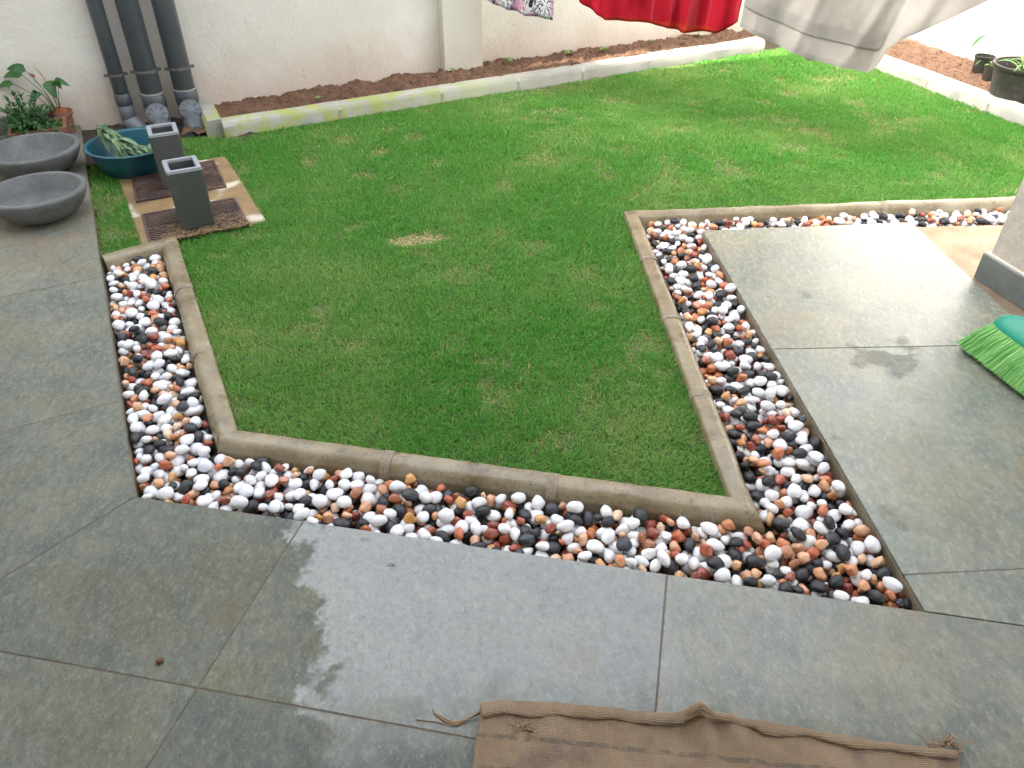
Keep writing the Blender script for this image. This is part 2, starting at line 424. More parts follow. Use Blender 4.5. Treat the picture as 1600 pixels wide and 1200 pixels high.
# ---- flower bed kerbs
def bed_kerb(name, pts, w, zt, zb, label_dir, joints, side):
    root = empty(name, (0, 0, zb), kind='structure')
    p, q = Vector(pts[0]), Vector(pts[1]); d = (q-p).normalized(); L = (q-p).length; nn = Vector((-d.y, d.x))*side
    cuts = [0]+joints+[L]; mo = MB()
    def ring(s, g, seed):
        bz = .004*mnoise.noise(Vector((s*3, seed, 0))); r = []
        for sx, z in ((0, zb), (0, zt-.022), (.018, zt), (w-.006, zt+.004), (w, zt-.004), (w, zb)):
            c_ = p+d*s+nn*(sx+(-g if sx == 0 else g if sx == w else 0)+.0015*mnoise.noise(Vector((s*20, sx*50, z*50))))
            r.append((c_.x, c_.y, z+(bz+g if z > zb else 0)))
        return r
    for k in range(len(cuts)-1):
        a, b = cuts[k]+(.012 if k else 0), cuts[k+1]-(.012 if k < len(cuts)-2 else 0); sdd = k*1.7
        MB().loft([ring(a+(b-a)*j/8, 0, sdd) for j in range(9)]).build('kerb_stone', M_bedkerb, root, auto=40)
        if k: mo.loft([ring(cuts[k]-.024+.048*j/3, -.003+.004*(j in (1, 2)), sdd) for j in range(4)])
    if mo.v: mo.build('mortar_joint', M_bedmortar, root)
    return root
KB0, KB1 = Vector((-1.735, 4.612)), Vector((2.06, 6.655))
def kbj(x): return (x-KB0.x)/((KB1-KB0).normalized().x)
bed_kerb('back_bed_kerb', [KB0, KB1], .115, .055, -.138, '', [kbj(-1.10), kbj(-.47), kbj(.045), kbj(.52), kbj(1.03)], 1)
e0 = KB0+Vector((.0, .0))
pe = Vector(wp(.78, 0)); 
pa = Vector((-1.742, 4.625)); dirw = Vector((-WN.x, -WN.y))
bed_kerb('bed_end_kerb', [pa+Vector((-.105, .0))+dirw*0.0, pa+Vector((-.105, 0))+dirw*.56], .10, .066, -.137, '', [], -1)
KR0, KR1 = Vector((2.62, 6.57)), Vector((3.52, 3.88))
dR = (KR1-KR0).normalized()
def krj(y): return (y-KR0.y)/dR.y
bed_kerb('side_bed_kerb', [KR0, KR1], .125, .05, -.138, '', [krj(5.62), krj(5.10), krj(4.55)], 1)

# ---- planting beds
def bed(name, fn, nu, nv):
    return tag(MB().grid(fn, nu, nv).build(name, M_soil, smooth=True), kind='structure')
def bump3(x, y, s): return mnoise.noise(Vector((x*s, y*s, 3.1)))
def backbed(u, v):
    s = .86+4.95*u; x0, y0 = wp(s, -.02)
    q = KB0+(KB1-KB0)*((x0-KB0.x)/(KB1.x-KB0.x)); p = Vector((x0, y0)).lerp(q+Vector((-.04, .09)), v)
    h = .02+.05*min(1, u*2.2)+.012*math.sin(v*math.pi)-.02*v
    return (p.x, p.y, h+.028*bump3(p.x, p.y, 6)+.02*bump3(p.x, p.y, 17)+.014*bump3(p.x, p.y, 45)+.008*bump3(p.x, p.y, 90))
bed('back_flower_bed', backbed, 420, 56)
RW0, RW1 = Vector((3.01, 7.42)), Vector((4.06, 4.07)); RD = (RW1-RW0).normalized(); RN = Vector((RD.y, -RD.x))
if RN.x > 0: RN = -RN
def sidebed(u, v):
    p = (RW0+RD*(3.7*u)-RN*.02).lerp(KR0+dR*(-.55+3.5*u)+Vector((.11, .02)), v)
    h = .035+.02*(1-v)
    return (p.x, p.y, h+.022*bump3(p.x, p.y, 5)+.014*bump3(p.x, p.y, 17)+.008*bump3(p.x, p.y, 45))
bed('side_flower_bed', sidebed, 260, 60)
# crumbs of soil and dry straw on the beds
cr = MB()
for k in range(1500):
    x, y, z = backbed(random.random(), random.random()**.8) if k % 3 else sidebed(random.random(), random.random())
    s = random.uniform(.004, .013)*(1.3 if random.random() < .1 else 1)
    q = [(x+s*math.cos(a)*random.uniform(.6, 1.2), y+s*math.sin(a)*random.uniform(.6, 1.2), z+s*random.uniform(-.3, .3)) for a in (0, 1.26, 2.5, 3.77, 5.03)]
    cr.add(q+[(x, y, z+s), (x, y, z-s)], [(i, (i+1) % 5, 5) for i in range(5)]+[((i+1) % 5, i, 6) for i in range(5)])
tag(cr.build('soil_crumbs', M_soil), 'reddish brown crumbs of loose soil on the planting beds', 'soil', kind='stuff')

# ---- boundary walls
def wallseg(s0, s1, n0, n1, z0, z1, ch=.006): return MB().prism([wp(s0, n0), wp(s1, n0), wp(s1, n1), wp(s0, n1)], z0, z1, ch)
bw = empty('back_boundary_wall', wp(2, -.1, -.13), 'cream plastered boundary wall with pilaster behind the lawn', 'wall')
wallseg(-1.55, 6.45, -.2, 0, -.135, 2.1).build('wall_panel', M_wall, bw)
sp0 = (Vector((-.542, 5.80))-W0).dot(WU)
wallseg(sp0+.02, sp0+.31, .001, .10, -.135, 2.12).build('pilaster', M_pil, bw)
wallseg(-1.5, -.02, .001, .022, .0005, .105, .003).build('slate_skirting', M_skirt, bw)
wallseg(-1.55, 6.45, -.24, .04, 2.101, 2.17).build('coping', M_pil, bw)
rw = empty('side_boundary_wall', (3.5, 5.6, -.13), 'bright white boundary wall behind the black plastic pots', 'wall')
def rwp(s, n): p = RW0+RD*s+RN*n; return (p.x, p.y)
MB().prism([rwp(-.2, 0), rwp(7, 0), rwp(7, -.2), rwp(-.2, -.2)], -.135, 2.1, .006).build('wall_panel', M_wallr, rw)
MB().prism([rwp(1.72, .001), rwp(2.02, .001), rwp(2.02, .09), rwp(1.72, .09)], -.135, 2.12, .006).build('pilaster', M_pil, rw)

# ---- house: pillar on the right; unseen porch roof and left wing shaped for shade
hz = empty('house', (3.0, 1.2, 0), 'beige plastered house pillar with dark slate skirting beside the broom', 'house')
cP = Vector((1.945, 2.85)); pd = Vector((math.cos(R(-74)), math.sin(R(-74)))); pn = Vector((-pd.y, pd.x))
if pn.x < 0: pn = -pn
def pp(s, n): p = cP+pd*s+pn*n; return (p.x, p.y)
MB().prism([pp(.02, .02), pp(1.9, .02), pp(1.9, .5), pp(.02, .5)], -.1, 2.9, .012).build('pillar', M_pillar, hz)
MB().prism([pp(0, 0), pp(1.92, 0), pp(1.92, .019), pp(0, .019)], .0006, .115, .003).build('slate_skirting', M_skirt, hz)
MB().prism([pp(0, .0195), pp(.0185, .0195), pp(.0185, .52), pp(0, .52)], .0006, .115, .003).build('slate_skirting', M_skirt, hz)
MB().prism([pp(.004, .004), pp(1.92, .004), pp(1.92, .03), pp(.004, .03)], .1155, .121).build('skirting_grout', M_white_edge, hz)
hd = Vector((-EU.x, -EU.y))
H0 = Vector(D)+EN*1.42
HT = 6.85
def hp(s, n): p = H0+hd*s+EN*n; return (p.x, p.y)
HE = 1.92
MB().prism([hp(HE, 0), hp(-5.5, 0), hp(-5.5, 3), hp(HE, 3)], -.13, HT).build('unseen_side_wing', M_house, hz)  # unseen wing, its height and end set to place the sun's shadow edge
MB().prism([(-6, -3.6), (6, -3.6), (6, -3.4), (-6, -3.4)], -.13, HT).build('rear_wall', M_house, hz)
ys = lambda x: 1.15+.268*x
lx = -2.9
MB().prism([(lx, .4), (2.9, ys(2.9)), (2.9, -3.38), (lx, -3.38)], 2.9, 3.1).build('porch_roof', M_house, hz)

# ------------------------------------------------------------------ pebble bed
def stonemat(name, stops, rough, obj_sc, coat=.0, sss=0, vein=None):
    t = NT(name); vec = t.O()
    rv = t.math('FRACT', t.math('ADD', t.math('MULTIPLY', t.n('ObjectInfo').outputs['Random'], 7.31), t.n('NewGeometry').outputs['Random Per Island']))
    off_ = t.n('VectorMath'); off_.operation = 'ADD'; t.l(vec, off_.inputs[0])
    cb = t.n('CombineXYZ'); t.l(t.math('MULTIPLY', rv, 40.), cb.inputs[0]); t.l(cb.outputs[0], off_.inputs[1]); vec = off_.outputs[0]
    f = t.noise(obj_sc, 4, .6, vec, .6)
    base = t.ramp(rv, stops)
    col = t.mix(t.sstep(f, .45, .7, 0, .7), base, t.mix(.5, base, vein or (.5, .5, .5)))
    fine = t.noise(obj_sc*8, 3, .6, vec)
    col = t.mix(t.sstep(fine, .6, .75, 0, .25), col, (.25, .2, .16))
    k = dict(Coat_Weight=coat, Coat_Roughness=.12)
    if sss: k.update(Subsurface_Weight=sss, Subsurface_Radius=(.02, .018, .015), Subsurface_Scale=.4)
    return t.set(col, rough, t.bump(t.noise(obj_sc*6, 4, .6, vec), .25, .002), **k)
M_peb = {
 'white': stonemat('white_quartz', [(0, (.74, .74, .75)), (.5, (.82, .82, .82)), (.85, (.80, .79, .76)), (1, (.68, .69, .72))], .38, 22, .15, 0, (.88, .88, .88)),
 'black': stonemat('black_basalt', [(0, (.010, .011, .013)), (.6, (.018, .020, .023)), (1, (.036, .040, .045))], .45, 25, .08, 0, (.03, .033, .036)),
 'rust': stonemat('rust_jasper', [(0, (.20, .025, .018)), (.14, (.36, .055, .026)), (.28, (.52, .13, .04)), (.44, (.64, .27, .12)), (.60, (.76, .48, .30)), (.74, (.60, .28, .05)), (.84, (.24, .03, .022)), (.92, (.70, .36, .2)), (1, (.78, .62, .42))], .34, 30, .3, 0, (.66, .42, .25))}
def pebble_mesh(kind, seed, sub):
    bm = bmesh.new(); bmesh.ops.create_icosphere(bm, subdivisions=sub, radius=1); r = random.Random(seed)
    o1 = Vector((r.random()*50, r.random()*50, r.random()*50))
    amp = .14 if kind != 'rust' else .30
    planes = []
    if kind == 'rust':
        for k in range(9):
            d = Vector((r.gauss(0, 1), r.gauss(0, 1), r.gauss(0, 1))).normalized(); planes.append((d, r.uniform(.66, .9)))
    for v in bm.verts:
        d = v.co.normalized(); k = 1+amp*mnoise.noise(d*1.1+o1)+amp*.45*mnoise.noise(d*2.4+o1)
        p = d*k
        for nn, h in planes:
            e = p.dot(nn)-h
            if e > 0: p = p-nn*e*.9
        # egg shape: one end narrower
        if kind != 'rust': p.y *= 1-.16*p.x; p.z *= 1-.08*p.x
        v.co = p
    me = bpy.data.meshes.new(kind+'_pebble'); bm.to_mesh(me); bm.free()
    me.polygons.foreach_set('use_smooth', [True]*len(me.polygons))
    if kind == 'rust': me.set_sharp_from_angle(angle=R(38))
    me.materials.append(M_peb[kind]); return me
NV = 7
PM = {k: [pebble_mesh(k, 100*i+j, 3) for j in range(NV)] for i, k in enumerate(M_peb)}
PL = {k: [pebble_mesh(k, 100*i+j, 2) for j in range(NV)] for i, k in enumerate(M_peb)}
outer = [tuple(Vector(p)+o*(KW+.002)) for p, o in zip(PATH, off)]
bed_poly = outer[:6]+[C3, C2, C, B, A, D]
pbed = tag(MB().prism(bed_poly, -.1393, -.078).build('pebble_bed', M_bedfloor, origin=(0, 0, -.139)), kind='structure')
RES = .004; gx0, gy0 = -1.95, 1.08; nx, ny = int(4.8/RES), int(2.7/RES)
GX, GY = np.meshgrid(gx0+(np.arange(nx)+.5)*RES, gy0+(np.arange(ny)+.5)*RES)
inside = inpoly(GX, GY, bed_poly)
Hf = np.full((ny, nx), -.078); cells = np.argwhere(inside)
pebs = []
SZ = {'white': (.0152, .0268), 'black': (.0148, .0258), 'rust': (.0112, .0230)}
tries = 0
while len(pebs) < 7500:
    kind = rng.choice(['white', 'black', 'rust'], p=[.43, .19, .38])
    a = rng.uniform(*SZ[kind]); b = a*rng.uniform(.62, .92); c_ = a*rng.uniform(.52, .72) if kind != 'rust' else a*rng.uniform(.6, .85)
    ang = rng.uniform(0, math.pi); ca, sa = math.cos(ang), math.sin(ang); best = None
    rr = int(a/RES)+1
    oy, ox = np.mgrid[-rr:rr+1, -rr:rr+1]
    lx_ = (ox*ca+oy*sa)*RES/a; ly_ = (-ox*sa+oy*ca)*RES/b; r2 = lx_**2+ly_**2; msk = r2 < 1
    cap = np.where(msk, c_*np.sqrt(np.clip(1-r2, 0, 1)), -9)
    for q in range(9):
        iy, ix = cells[rng.integers(len(cells))]
        if iy-rr < 0 or ix-rr < 0 or iy+rr >= ny or ix+rr >= nx: continue
        sl_ = (slice(iy-rr, iy+rr+1), slice(ix-rr, ix+rr+1))
        if not inside[sl_][r2 < .85].all(): continue
        z = np.percentile((Hf[sl_]+cap)[msk], 93)
        if best is None or z < best[0]: best = (z, sl_, iy, ix)
    if best is None: continue
    z, sl_, iy, ix = best
    Hf[sl_] = np.where(msk, np.maximum(Hf[sl_], z+cap), Hf[sl_])
    pebs.append((kind, gx0+(ix+.5)*RES, gy0+(iy+.5)*RES, z, a, b, c_, ang, len(pebs)))
    if len(pebs) % 100 == 0 and np.mean(Hf[inside]) > -.034: break
def peb_vis(p):
    kind, x, y, z, a, b, c_, ang, i = p
    iy, ix = int((y-gy0)/RES), int((x-gx0)/RES)
    return (Hf[iy, ix]-(z+c_)) < .004
def peb_matrix(p, rs):
    kind, x, y, z, a, b, c_, ang, i = p
    return (Matrix.Translation((x, y, z)) @ Matrix.Rotation(ang, 4, 'Z') @ Matrix.Rotation(rs.uniform(-.32, .32), 4, 'X')
            @ Matrix.Rotation(rs.uniform(-.32, .32), 4, 'Y') @ Matrix.Diagonal((a*rs.choice((-1, 1)), b, c_, 1)))
def peb_size(p): return p[4]*p[5]/(p[1]**2+p[2]**2+2.6)
order = sorted([p for p in pebs if peb_vis(p)], key=peb_size, reverse=True)
cnt = {'white': 0, 'black': 0, 'rust': 0}; chosen = set(); rs = random.Random(5)
pinv = Matrix.Translation((0, 0, .139))
for p in order:
    k = p[0]
    if cnt[k] >= 300: continue
    cnt[k] += 1; chosen.add(p[8])
    o = bpy.data.objects.new(k+'_pebble', PM[k][rs.randrange(NV)]); COL.objects.link(o); o.parent = pbed
    o.matrix_local = pinv @ peb_matrix(p, rs)
for k in M_peb:
    vs_, fs_ = [], []; nb_ = 0
    cache = []
    for me in PL[k]:
        cache.append((np.array([v.co[:] for v in me.vertices]), np.array([f.vertices[:] for f in me.polygons])))
    for p in pebs:
        if p[0] != k or p[8] in chosen: continue
        vv, ff = cache[rs.randrange(NV)]; Mx = np.array(pinv @ peb_matrix(p, rs))
        vs_.append(vv @ Mx[:3, :3].T+Mx[:3, 3]); fs_.append(ff+nb_); nb_ += len(vv)
    if not vs_: continue
    o = npmesh('lower_%s_pebbles' % k, np.vstack(vs_), np.vstack(fs_), M_peb[k], parent=pbed)
    o.data.polygons.foreach_set('use_smooth', [True]*len(o.data.polygons)); o['kind'] = 'stuff'

# ------------------------------------------------------------------ grass
t = NT('grass_blade')
at = t.n('Attribute'); at.attribute_name = 'tint'
t.set(at.outputs['Color'], .45, Specular_IOR_Level=.35)
tr = t.n('BsdfTranslucent'); t.l(t.mix(1., at.outputs['Color'], (1.1, 1.15, .6), 'MULTIPLY'), tr.inputs['Color'])
mx = t.n('MixShader'); mx.inputs[0].default_value = .42
t.l(t.b.outputs[0], mx.inputs[1]); t.l(tr.outputs[0], mx.inputs[2]); t.l(mx.outputs[0], t.t.nodes['Material Output'].inputs['Surface'])
M_grass = t.m
slab_poly = [(-2.153, 4.02), (-1.644, 4.302), (-1.194, 3.456), (-1.70, 3.19)]
NB = 1500000
gx = rng.uniform(-2.45, 3.6, NB); gy = rng.uniform(1.5, 7.0, NB)
keep = inpoly(gx, gy, inset(ccw(lawn_poly), -.012))
gx, gy = gx[keep], gy[keep]
dens = np.clip(1.15-.14*(gy-1.6), .38, 1.0)
# wear: bare patch and thin spots
e = ((gx+.44)/.15)**2+((gy-3.26-.25*(gx+.44))/.075)**2+1.3*(vnoise(gx, gy, 26)-.5)
bare = np.clip(1.15-e, 0, 1)
thin = np.clip((fbm(gx, gy, 5.5, 4)-.555)*6, 0, 1)
dens = dens*(1-.35*bare)*(1-.45*thin)
hole = inpoly(gx, gy, inset(ccw(slab_poly), .015+.0))
tubd = (gx+2.07)**2+(gy-4.13)**2 < .15**2
keep = (rng.random(gx.size) < dens) & ~hole & ~tubd
gx, gy, bare, thin = gx[keep], gy[keep], bare[keep], thin[keep]; n = gx.size
far = np.clip((gy-2)/5, 0, 1)
clump = fbm(gx, gy, 14, 3)
ln = rng.uniform(.014, .032, n)*(.6+.8*clump)*(1-.35*thin)*(1-.5*bare)
# long blades lean over the kerbs
wd = rng.uniform(.0011, .0021, n)*(1+.75*far)
az = rng.uniform(0, 2*np.pi, n)+1.4*(vnoise(gx, gy, 9)-.5); lean = rng.uniform(.3, 1.35, n)
dx, dy = np.cos(az), np.sin(az); px, py = -dy, dx
z0 = np.full(n, -.036)
lean = np.where(bare > .25, rng.uniform(1.2, 1.7, n), lean)
mxx, mzz = ln*.5*np.sin(lean*.55), ln*.5*np.cos(lean*.55)
txx, tzz = mxx+ln*.55*np.sin(lean*1.25), mzz+ln*.55*np.cos(lean*1.25)
v0 = np.stack([gx-px*wd, gy-py*wd, z0], 1); v1 = np.stack([gx+px*wd, gy+py*wd, z0], 1)
v2 = np.stack([gx+dx*mxx-px*wd*.8, gy+dy*mxx-py*wd*.8, z0+mzz], 1); v3 = np.stack([gx+dx*mxx+px*wd*.8, gy+dy*mxx+py*wd*.8, z0+mzz], 1)
v4 = np.stack([gx+dx*txx, gy+dy*txx, z0+tzz], 1)
verts = np.stack([v0, v1, v2, v3, v4], 1).reshape(-1, 3)
b_ = (np.arange(n)*5)[:, None]
tris = np.stack([b_+np.array([0, 1, 3]), b_+np.array([0, 3, 2]), b_+np.array([2, 3, 4])], 1).reshape(-1, 3)
patch = fbm(gx, gy, 2.2, 4); r0 = rng.random(n)
g0, g1, g2, straw = np.array([.070, .250, .034]), np.array([.145, .41, .062]), np.array([.35, .47, .16]), np.array([.55, .46, .24])
m1_ = np.clip(r0*1.1, 0, 1)[:, None]; col = g0*(1-m1_)+g1*m1_
m2_ = np.clip((patch-.45)*1.5+.06+.55*(rng.random(n)-.45)+.3*thin, 0, .85)[:, None]; col = col*(1-m2_)+g2*m2_
ms = (rng.random(n) < .022+.22*thin+1.4*bare)[:, None]; col = np.where(ms, straw*rng.uniform(.6, 1.2, (n, 1))*(1+.25*bare[:, None]), col)
cols = np.repeat(np.concatenate([col, np.ones((n, 1))], 1), 5, axis=0)
grass = npmesh('grass', verts, tris, M_grass, cols)
tag(grass, 'short green lawn grass with a small straw-coloured bare patch', 'grass', kind='stuff')

# ------------------------------------------------------------------ drain slab, covers
M_dslab = simple('wet_screed', (.17, .10, .042), (.34, .225, .105), 5, .6, 80, .5, .004, speck=((.6, .54, .42), 3.5, .6))
t = NT('rusty_iron')
f = t.noise(9, 6, .7); c = t.ramp(f, [(.3, (.045, .032, .029)), (.5, (.105, .066, .052)), (.7, (.20, .12, .085))])
M_iron = t.set(c, t.ramp(t.noise(6, 3), [(.4, .35), (.6, .7)]), t.bump(t.noise(120, 4), .5, .003), Metallic=.25)
ds = MB().prism(slab_poly, -.138, -.020, .008).build('drain_slab', M_dslab, origin=(-1.67, 3.75, -.138))
tag(ds, 'ochre cement surround of the two rusty drain covers set in the lawn', 'slab')
def cover(c0, ux, uy, lx_, ly_, label, flip):
    c0 = Vector(c0); ux = Vector(ux).normalized(); uy = Vector((ux.y, -ux.x))
    root = empty('drain_cover', (*(c0+ux*lx_/2+uy*ly_/2), -.0195), label, 'drain cover', 'rusty drain covers')
    P = lambda a, b: tuple(c0+ux*a+uy*b)
    MB().prism([P(0, 0), P(lx_, 0), P(lx_, ly_), P(0, ly_)], -.0195, -.013, .001).build('plate', M_iron, root)
    fr = MB(); w_ = .012
    for (a0, b0, a1, b1) in ((0, 0, lx_, w_), (0, ly_-w_, lx_, ly_), (0, w_, w_, ly_-w_), (lx_-w_, w_, lx_, ly_-w_)):
        fr.prism([P(a0, b0), P(a1, b0), P(a1, b1), P(a0, b1)], -.0128, -.007, .001)
    fr.build('rim', M_iron, root)
    rb = MB(); st = .027
    for sx in (0, 1):
        for sy in (0, 1):
            a0, a1 = (w_+.006+sx*(lx_/2-w_), lx_/2-.003+sx*(lx_/2-w_-.003)); b0, b1 = (w_+.006+sy*(ly_/2-w_), ly_/2-.003+sy*(ly_/2-w_-.003))
            W, Hh = a1-a0, b1-b0; k = -Hh
            while k < W:
                x0, x1 = max(0, k), min(W, k+Hh)
                if x1-x0 > .015:
                    y0, y1 = x0-k, x1-k
                    if (sx+sy+flip) % 2: y0, y1 = Hh-y0, Hh-y1
                    p, q = Vector(P(a0+x0, b0+y0)), Vector(P(a0+x1, b0+y1)); nn = Vector((-(q-p).y, (q-p).x)).normalized()*.0055
                    rb.prism([tuple(p-nn), tuple(q-nn), tuple(q+nn), tuple(p+nn)], -.0128, -.0068, .0016)
                k += st
    rb.build('ribs', M_iron, root)
    return root
cover((-2.076, 4.012), (.40, .194), None, .444, .405, 'rear rusty iron drain cover, between the two square vases', 0)
cover((-1.814, 3.491), (.402, .204), None, .450, .345, 'front rusty iron drain cover under the nearer square vase', 1)

# ------------------------------------------------------------------ square vases
t = NT('vase_concrete')
c = t.ramp(t.noise(3.2, 4, .5), [(.35, (.062, .066, .06)), (.6, (.085, .09, .083)), (.75, (.14, .145, .135))])
M_vase = t.set(c, t.ramp(t.noise(4, 3), [(.4, .45), (.65, .65)]), t.bump(t.noise(60, 5), .2, .003))
M_vrim = simple('vase_rim', (.22, .24, .25), (.30, .32, .33), 12, .6, 80, .2, obj=True)
def vase(cx, cy, z0, h, wx, wy, rz, label):
    root = empty('square_vase', (cx, cy, z0), label, 'vase', 'square concrete vases')
    def sq(x, y, z, k=1):
        ca, sa = math.cos(rz), math.sin(rz); r = .006*k; pts = []
        for sx, sy in ((-1, -1), (1, -1), (1, 1), (-1, 1)):
            for ax, ay in (((-1, 0), (0, -1)) if False else ((0, 1), (1, 0)) if sx*sy < 0 else ((1, 0), (0, 1)),):
                pass
            c1, c2 = ((sx*(x-r), sy*y), (sx*x, sy*(y-r)))
            if sx*sy > 0: c1, c2 = c2, c1
            if sx == -1 and sy == -1: c1, c2 = (-x, -(y-r)), (-(x-r), -y)
            elif sx == 1 and sy == -1: c1, c2 = ((x-r), -y), (x, -(y-r))
            elif sx == 1: c1, c2 = (x, y-r), (x-r, y)
            else: c1, c2 = (-(x-r), y), (-x, y-r)
            pts += [c1, c2]
        return [(cx+ca*a-sa*b, cy+sa*a+ca*b, z) for a, b in pts]
    X, Y = wx/2, wy/2
    MB().loft([sq(X*.92, Y*.92, z0), sq(X*.96, Y*.96, z0+.012), sq(X*.985, Y*.985, z0+h*.5), sq(X, Y, z0+h-.012)], True, False).build('body', M_vase, root)
    MB().loft([sq(X, Y, z0+h-.0119), sq(X-.002, Y-.002, z0+h), sq(X-.021, Y-.021, z0+h), sq(X-.023, Y-.023, z0+h-.011)], False, False).build('rim', M_vrim, root)
    MB().loft([sq(X-.023, Y-.023, z0+h-.0112), sq(X-.03, Y-.03, z0+.02)], False, True).build('inside', M_vase, root)
vase(-1.512, 3.405, -.0082, .288, .155, .17, R(27), 'nearer of two tall square dark concrete vases, on the front drain cover')
vase(-1.775, 3.885, -.0082, .285, .145, .17, R(25), 'farther square dark concrete vase, beside the teal tub')

# ------------------------------------------------------------------ concrete bowls
M_bowl = simple('bowl_concrete', (.10, .103, .10), (.185, .187, .18), 9, .7, 90, .4, .004, speck=((.07, .07, .075), 120, .62))
def bowl(cx, cy, rad, h, label):
    prof_o = [(.0, 0), (.42*rad, 0), (.50*rad, .006), (.68*rad, .024), (.84*rad, .058), (.94*rad, .098), (rad, h-.012), (rad-.002, h-.003), (rad-.008, h)]
    prof_i = [(rad-.008, h), (rad-.026, h), (rad-.031, h-.005), (.86*rad-.02, .072), (.68*rad-.012, .044), (.4*rad, .028), (.001, .024)]
    root = empty('concrete_bowl', (cx, cy, 0), label, 'bowl', 'grey concrete bowls')
    m = MB(); rings = [[(cx+(r+.002*math.sin(3*a+h))*math.cos(a), cy+(r+.002*math.sin(2*a))*math.sin(a), .0012+z) for a in [2*math.pi*k/56 for k in range(56)]] for r, z in prof_o]
    m.loft(rings, False, False).build('outer_shell', M_bowl, root, auto=55)
    m = MB(); rings = [[(cx+(r+.002*math.sin(3*a+h))*math.cos(a), cy+(r+.002*math.sin(2*a))*math.sin(a), .0012+z) for a in [2*math.pi*k/56 for k in range(56)]] for r, z in prof_i]
    m.loft(rings, False, True).build('inner_shell', M_bowl, root, auto=55)
bowl(-2.255, 3.45, .222, .14, 'nearer shallow grey concrete bowl with a green leaf inside')
bowl(-2.55, 4.00, .238, .14, 'farther shallow grey concrete bowl, empty, by the terracotta trough')

# ------------------------------------------------------------------ leaves
def leafmat(name, c0, c1, rough=.4, trans=.25):
    t = NT(name); rv = t.math('FRACT', t.math('ADD', t.n('NewGeometry').outputs['Random Per Island'], t.math('MULTIPLY', t.n('ObjectInfo').outputs['Random'], 5.3)))
    c = t.mix(rv, c0, c1); c = t.mix(t.sstep(t.noise(30, 3, .6), .4, .7, 0, .35), c, c0)
    t.set(c, rough, t.bump(t.noise(120, 2), .15, .002))
    tr = t.n('BsdfTranslucent'); t.l(c, tr.inputs['Color']); mx = t.n('MixShader'); mx.inputs[0].default_value = trans
    t.l(t.b.outputs[0], mx.inputs[1]); t.l(tr.outputs[0], mx.inputs[2]); t.l(mx.outputs[0], t.t.nodes['Material Output'].inputs['Surface'])
    return t.m
M_leaf = leafmat('leaf_green', (.025, .10, .018), (.06, .19, .04))
M_leafd = leafmat('leaf_dark', (.035, .115, .035), (.085, .23, .065))
M_cut = leafmat('leaf_cut', (.07, .16, .06), (.34, .46, .27), .5)
M_spider = leafmat('leaf_spider', (.12, .30, .05), (.32, .50, .16), .4, .35)
M_pink = simple('pink_spathe', (.75, .18, .2), (.85, .3, .3), 20, .35, 60, .1)
M_tan = simple('spadix', (.38, .2, .06), (.5, .28, .1), 20, .6, 60, .1)
M_stem = simple('stem', (.10, .16, .05), (.20, .22, .09), 20, .5, 60, .1)
M_terra = simple('terracotta', (.16, .07, .042), (.26, .12, .072), 8, .85, 80, .4, .003, speck=((.2, .13, .1), 30, .62))
M_moss = simple('moss', (.09, .16, .015), (.20, .30, .03), 30, .9, 90, 1, .008)
M_pot = simple('black_plastic', (.018, .019, .018), (.045, .042, .035), 7, .45, 60, .15, .003, speck=((.07, .055, .04), 30, .6))
M_redmulch = simple('red_mulch', (.20, .06, .02), (.36, .12, .04), 40, .9, 70, 1, .01)
def leaf(mb, base, d, length, width, droop=.3, fold=.25, up=Vector((0, 0, 1)), n=6, shape=.45, wave=0):
    d = Vector(d).normalized(); side = d.cross(up)
    if side.length < .05: side = Vector((1, 0, 0))
    side.normalize(); nn = side.cross(d).normalized(); base = Vector(base); vs_ = []; fs_ = []
    for i in range(n+1):
        s = i/n
        wdt = width*.5*max(.02, (s**shape)*((1-s)**.75)*1.75)
        c = base+d*(length*s)+nn*(.12*length*math.sin(s*3.1))-Vector((0, 0, 1))*droop*length*s*s
        wv = wave*math.sin(s*17)*width
        vs_ += [c-side*wdt+nn*(fold*wdt+wv), c, c+side*wdt+nn*(fold*wdt-wv)]
    for i in range(n):
        b = i*3; fs_ += [(b, b+1, b+4, b+3), (b+1, b+2, b+5, b+4)]
    mb.add(vs_, fs_); return mb
m = leaf(MB(), (-2.27, 3.475, .038), (-1, .12, .12), .06, .034, .02, .1)
tag(m.build('fallen_leaf', M_leafd, origin=(-2.30, 3.48, .038), smooth=True), 'small dark green leaf lying in the nearer concrete bowl', 'leaf')

# ------------------------------------------------------------------ teal tub with cut greens
t = NT('teal_plastic')
M_tub = t.set(t.ramp(t.noise(5, 3), [(.3, (.010, .085, .115)), (.7, (.018, .125, .155))]), .32, t.bump(t.noise(40, 3), .08, .003))
tb = (-2.075, 4.135, -.03)
root = empty('plastic_tub', tb, 'round teal plastic tub holding cut green leaves, beside the pipes', 'tub')
MB().lathe([(.001, 0), (.165, 0), (.178, .01), (.205, .07), (.224, .13), (.2245, .138)], tb, 56, False).build('outer_shell', M_tub, root, auto=50)
m = MB(); pr = [(.2243, .1375), (.240, .140), (.244, .146), (.240, .151), (.228, .150), (.2215, .144)]
m.loft([[(tb[0]+r*math.cos(2*math.pi*k/56), tb[1]+r*math.sin(2*math.pi*k/56), tb[2]+z) for k in range(56)] for r, z in pr], False, False).build('rim', M_tub, root, smooth=True)
m = MB(); pr = [(.2218, .144), (.200, .07), (.172, .016), (.16, .008), (.001, .008)]
m.loft([[(tb[0]+r*math.cos(2*math.pi*k/56), tb[1]+r*math.sin(2*math.pi*k/56), tb[2]+z) for k in range(56)] for r, z in pr], False, True).build('inner_shell', M_tub, root, auto=50)
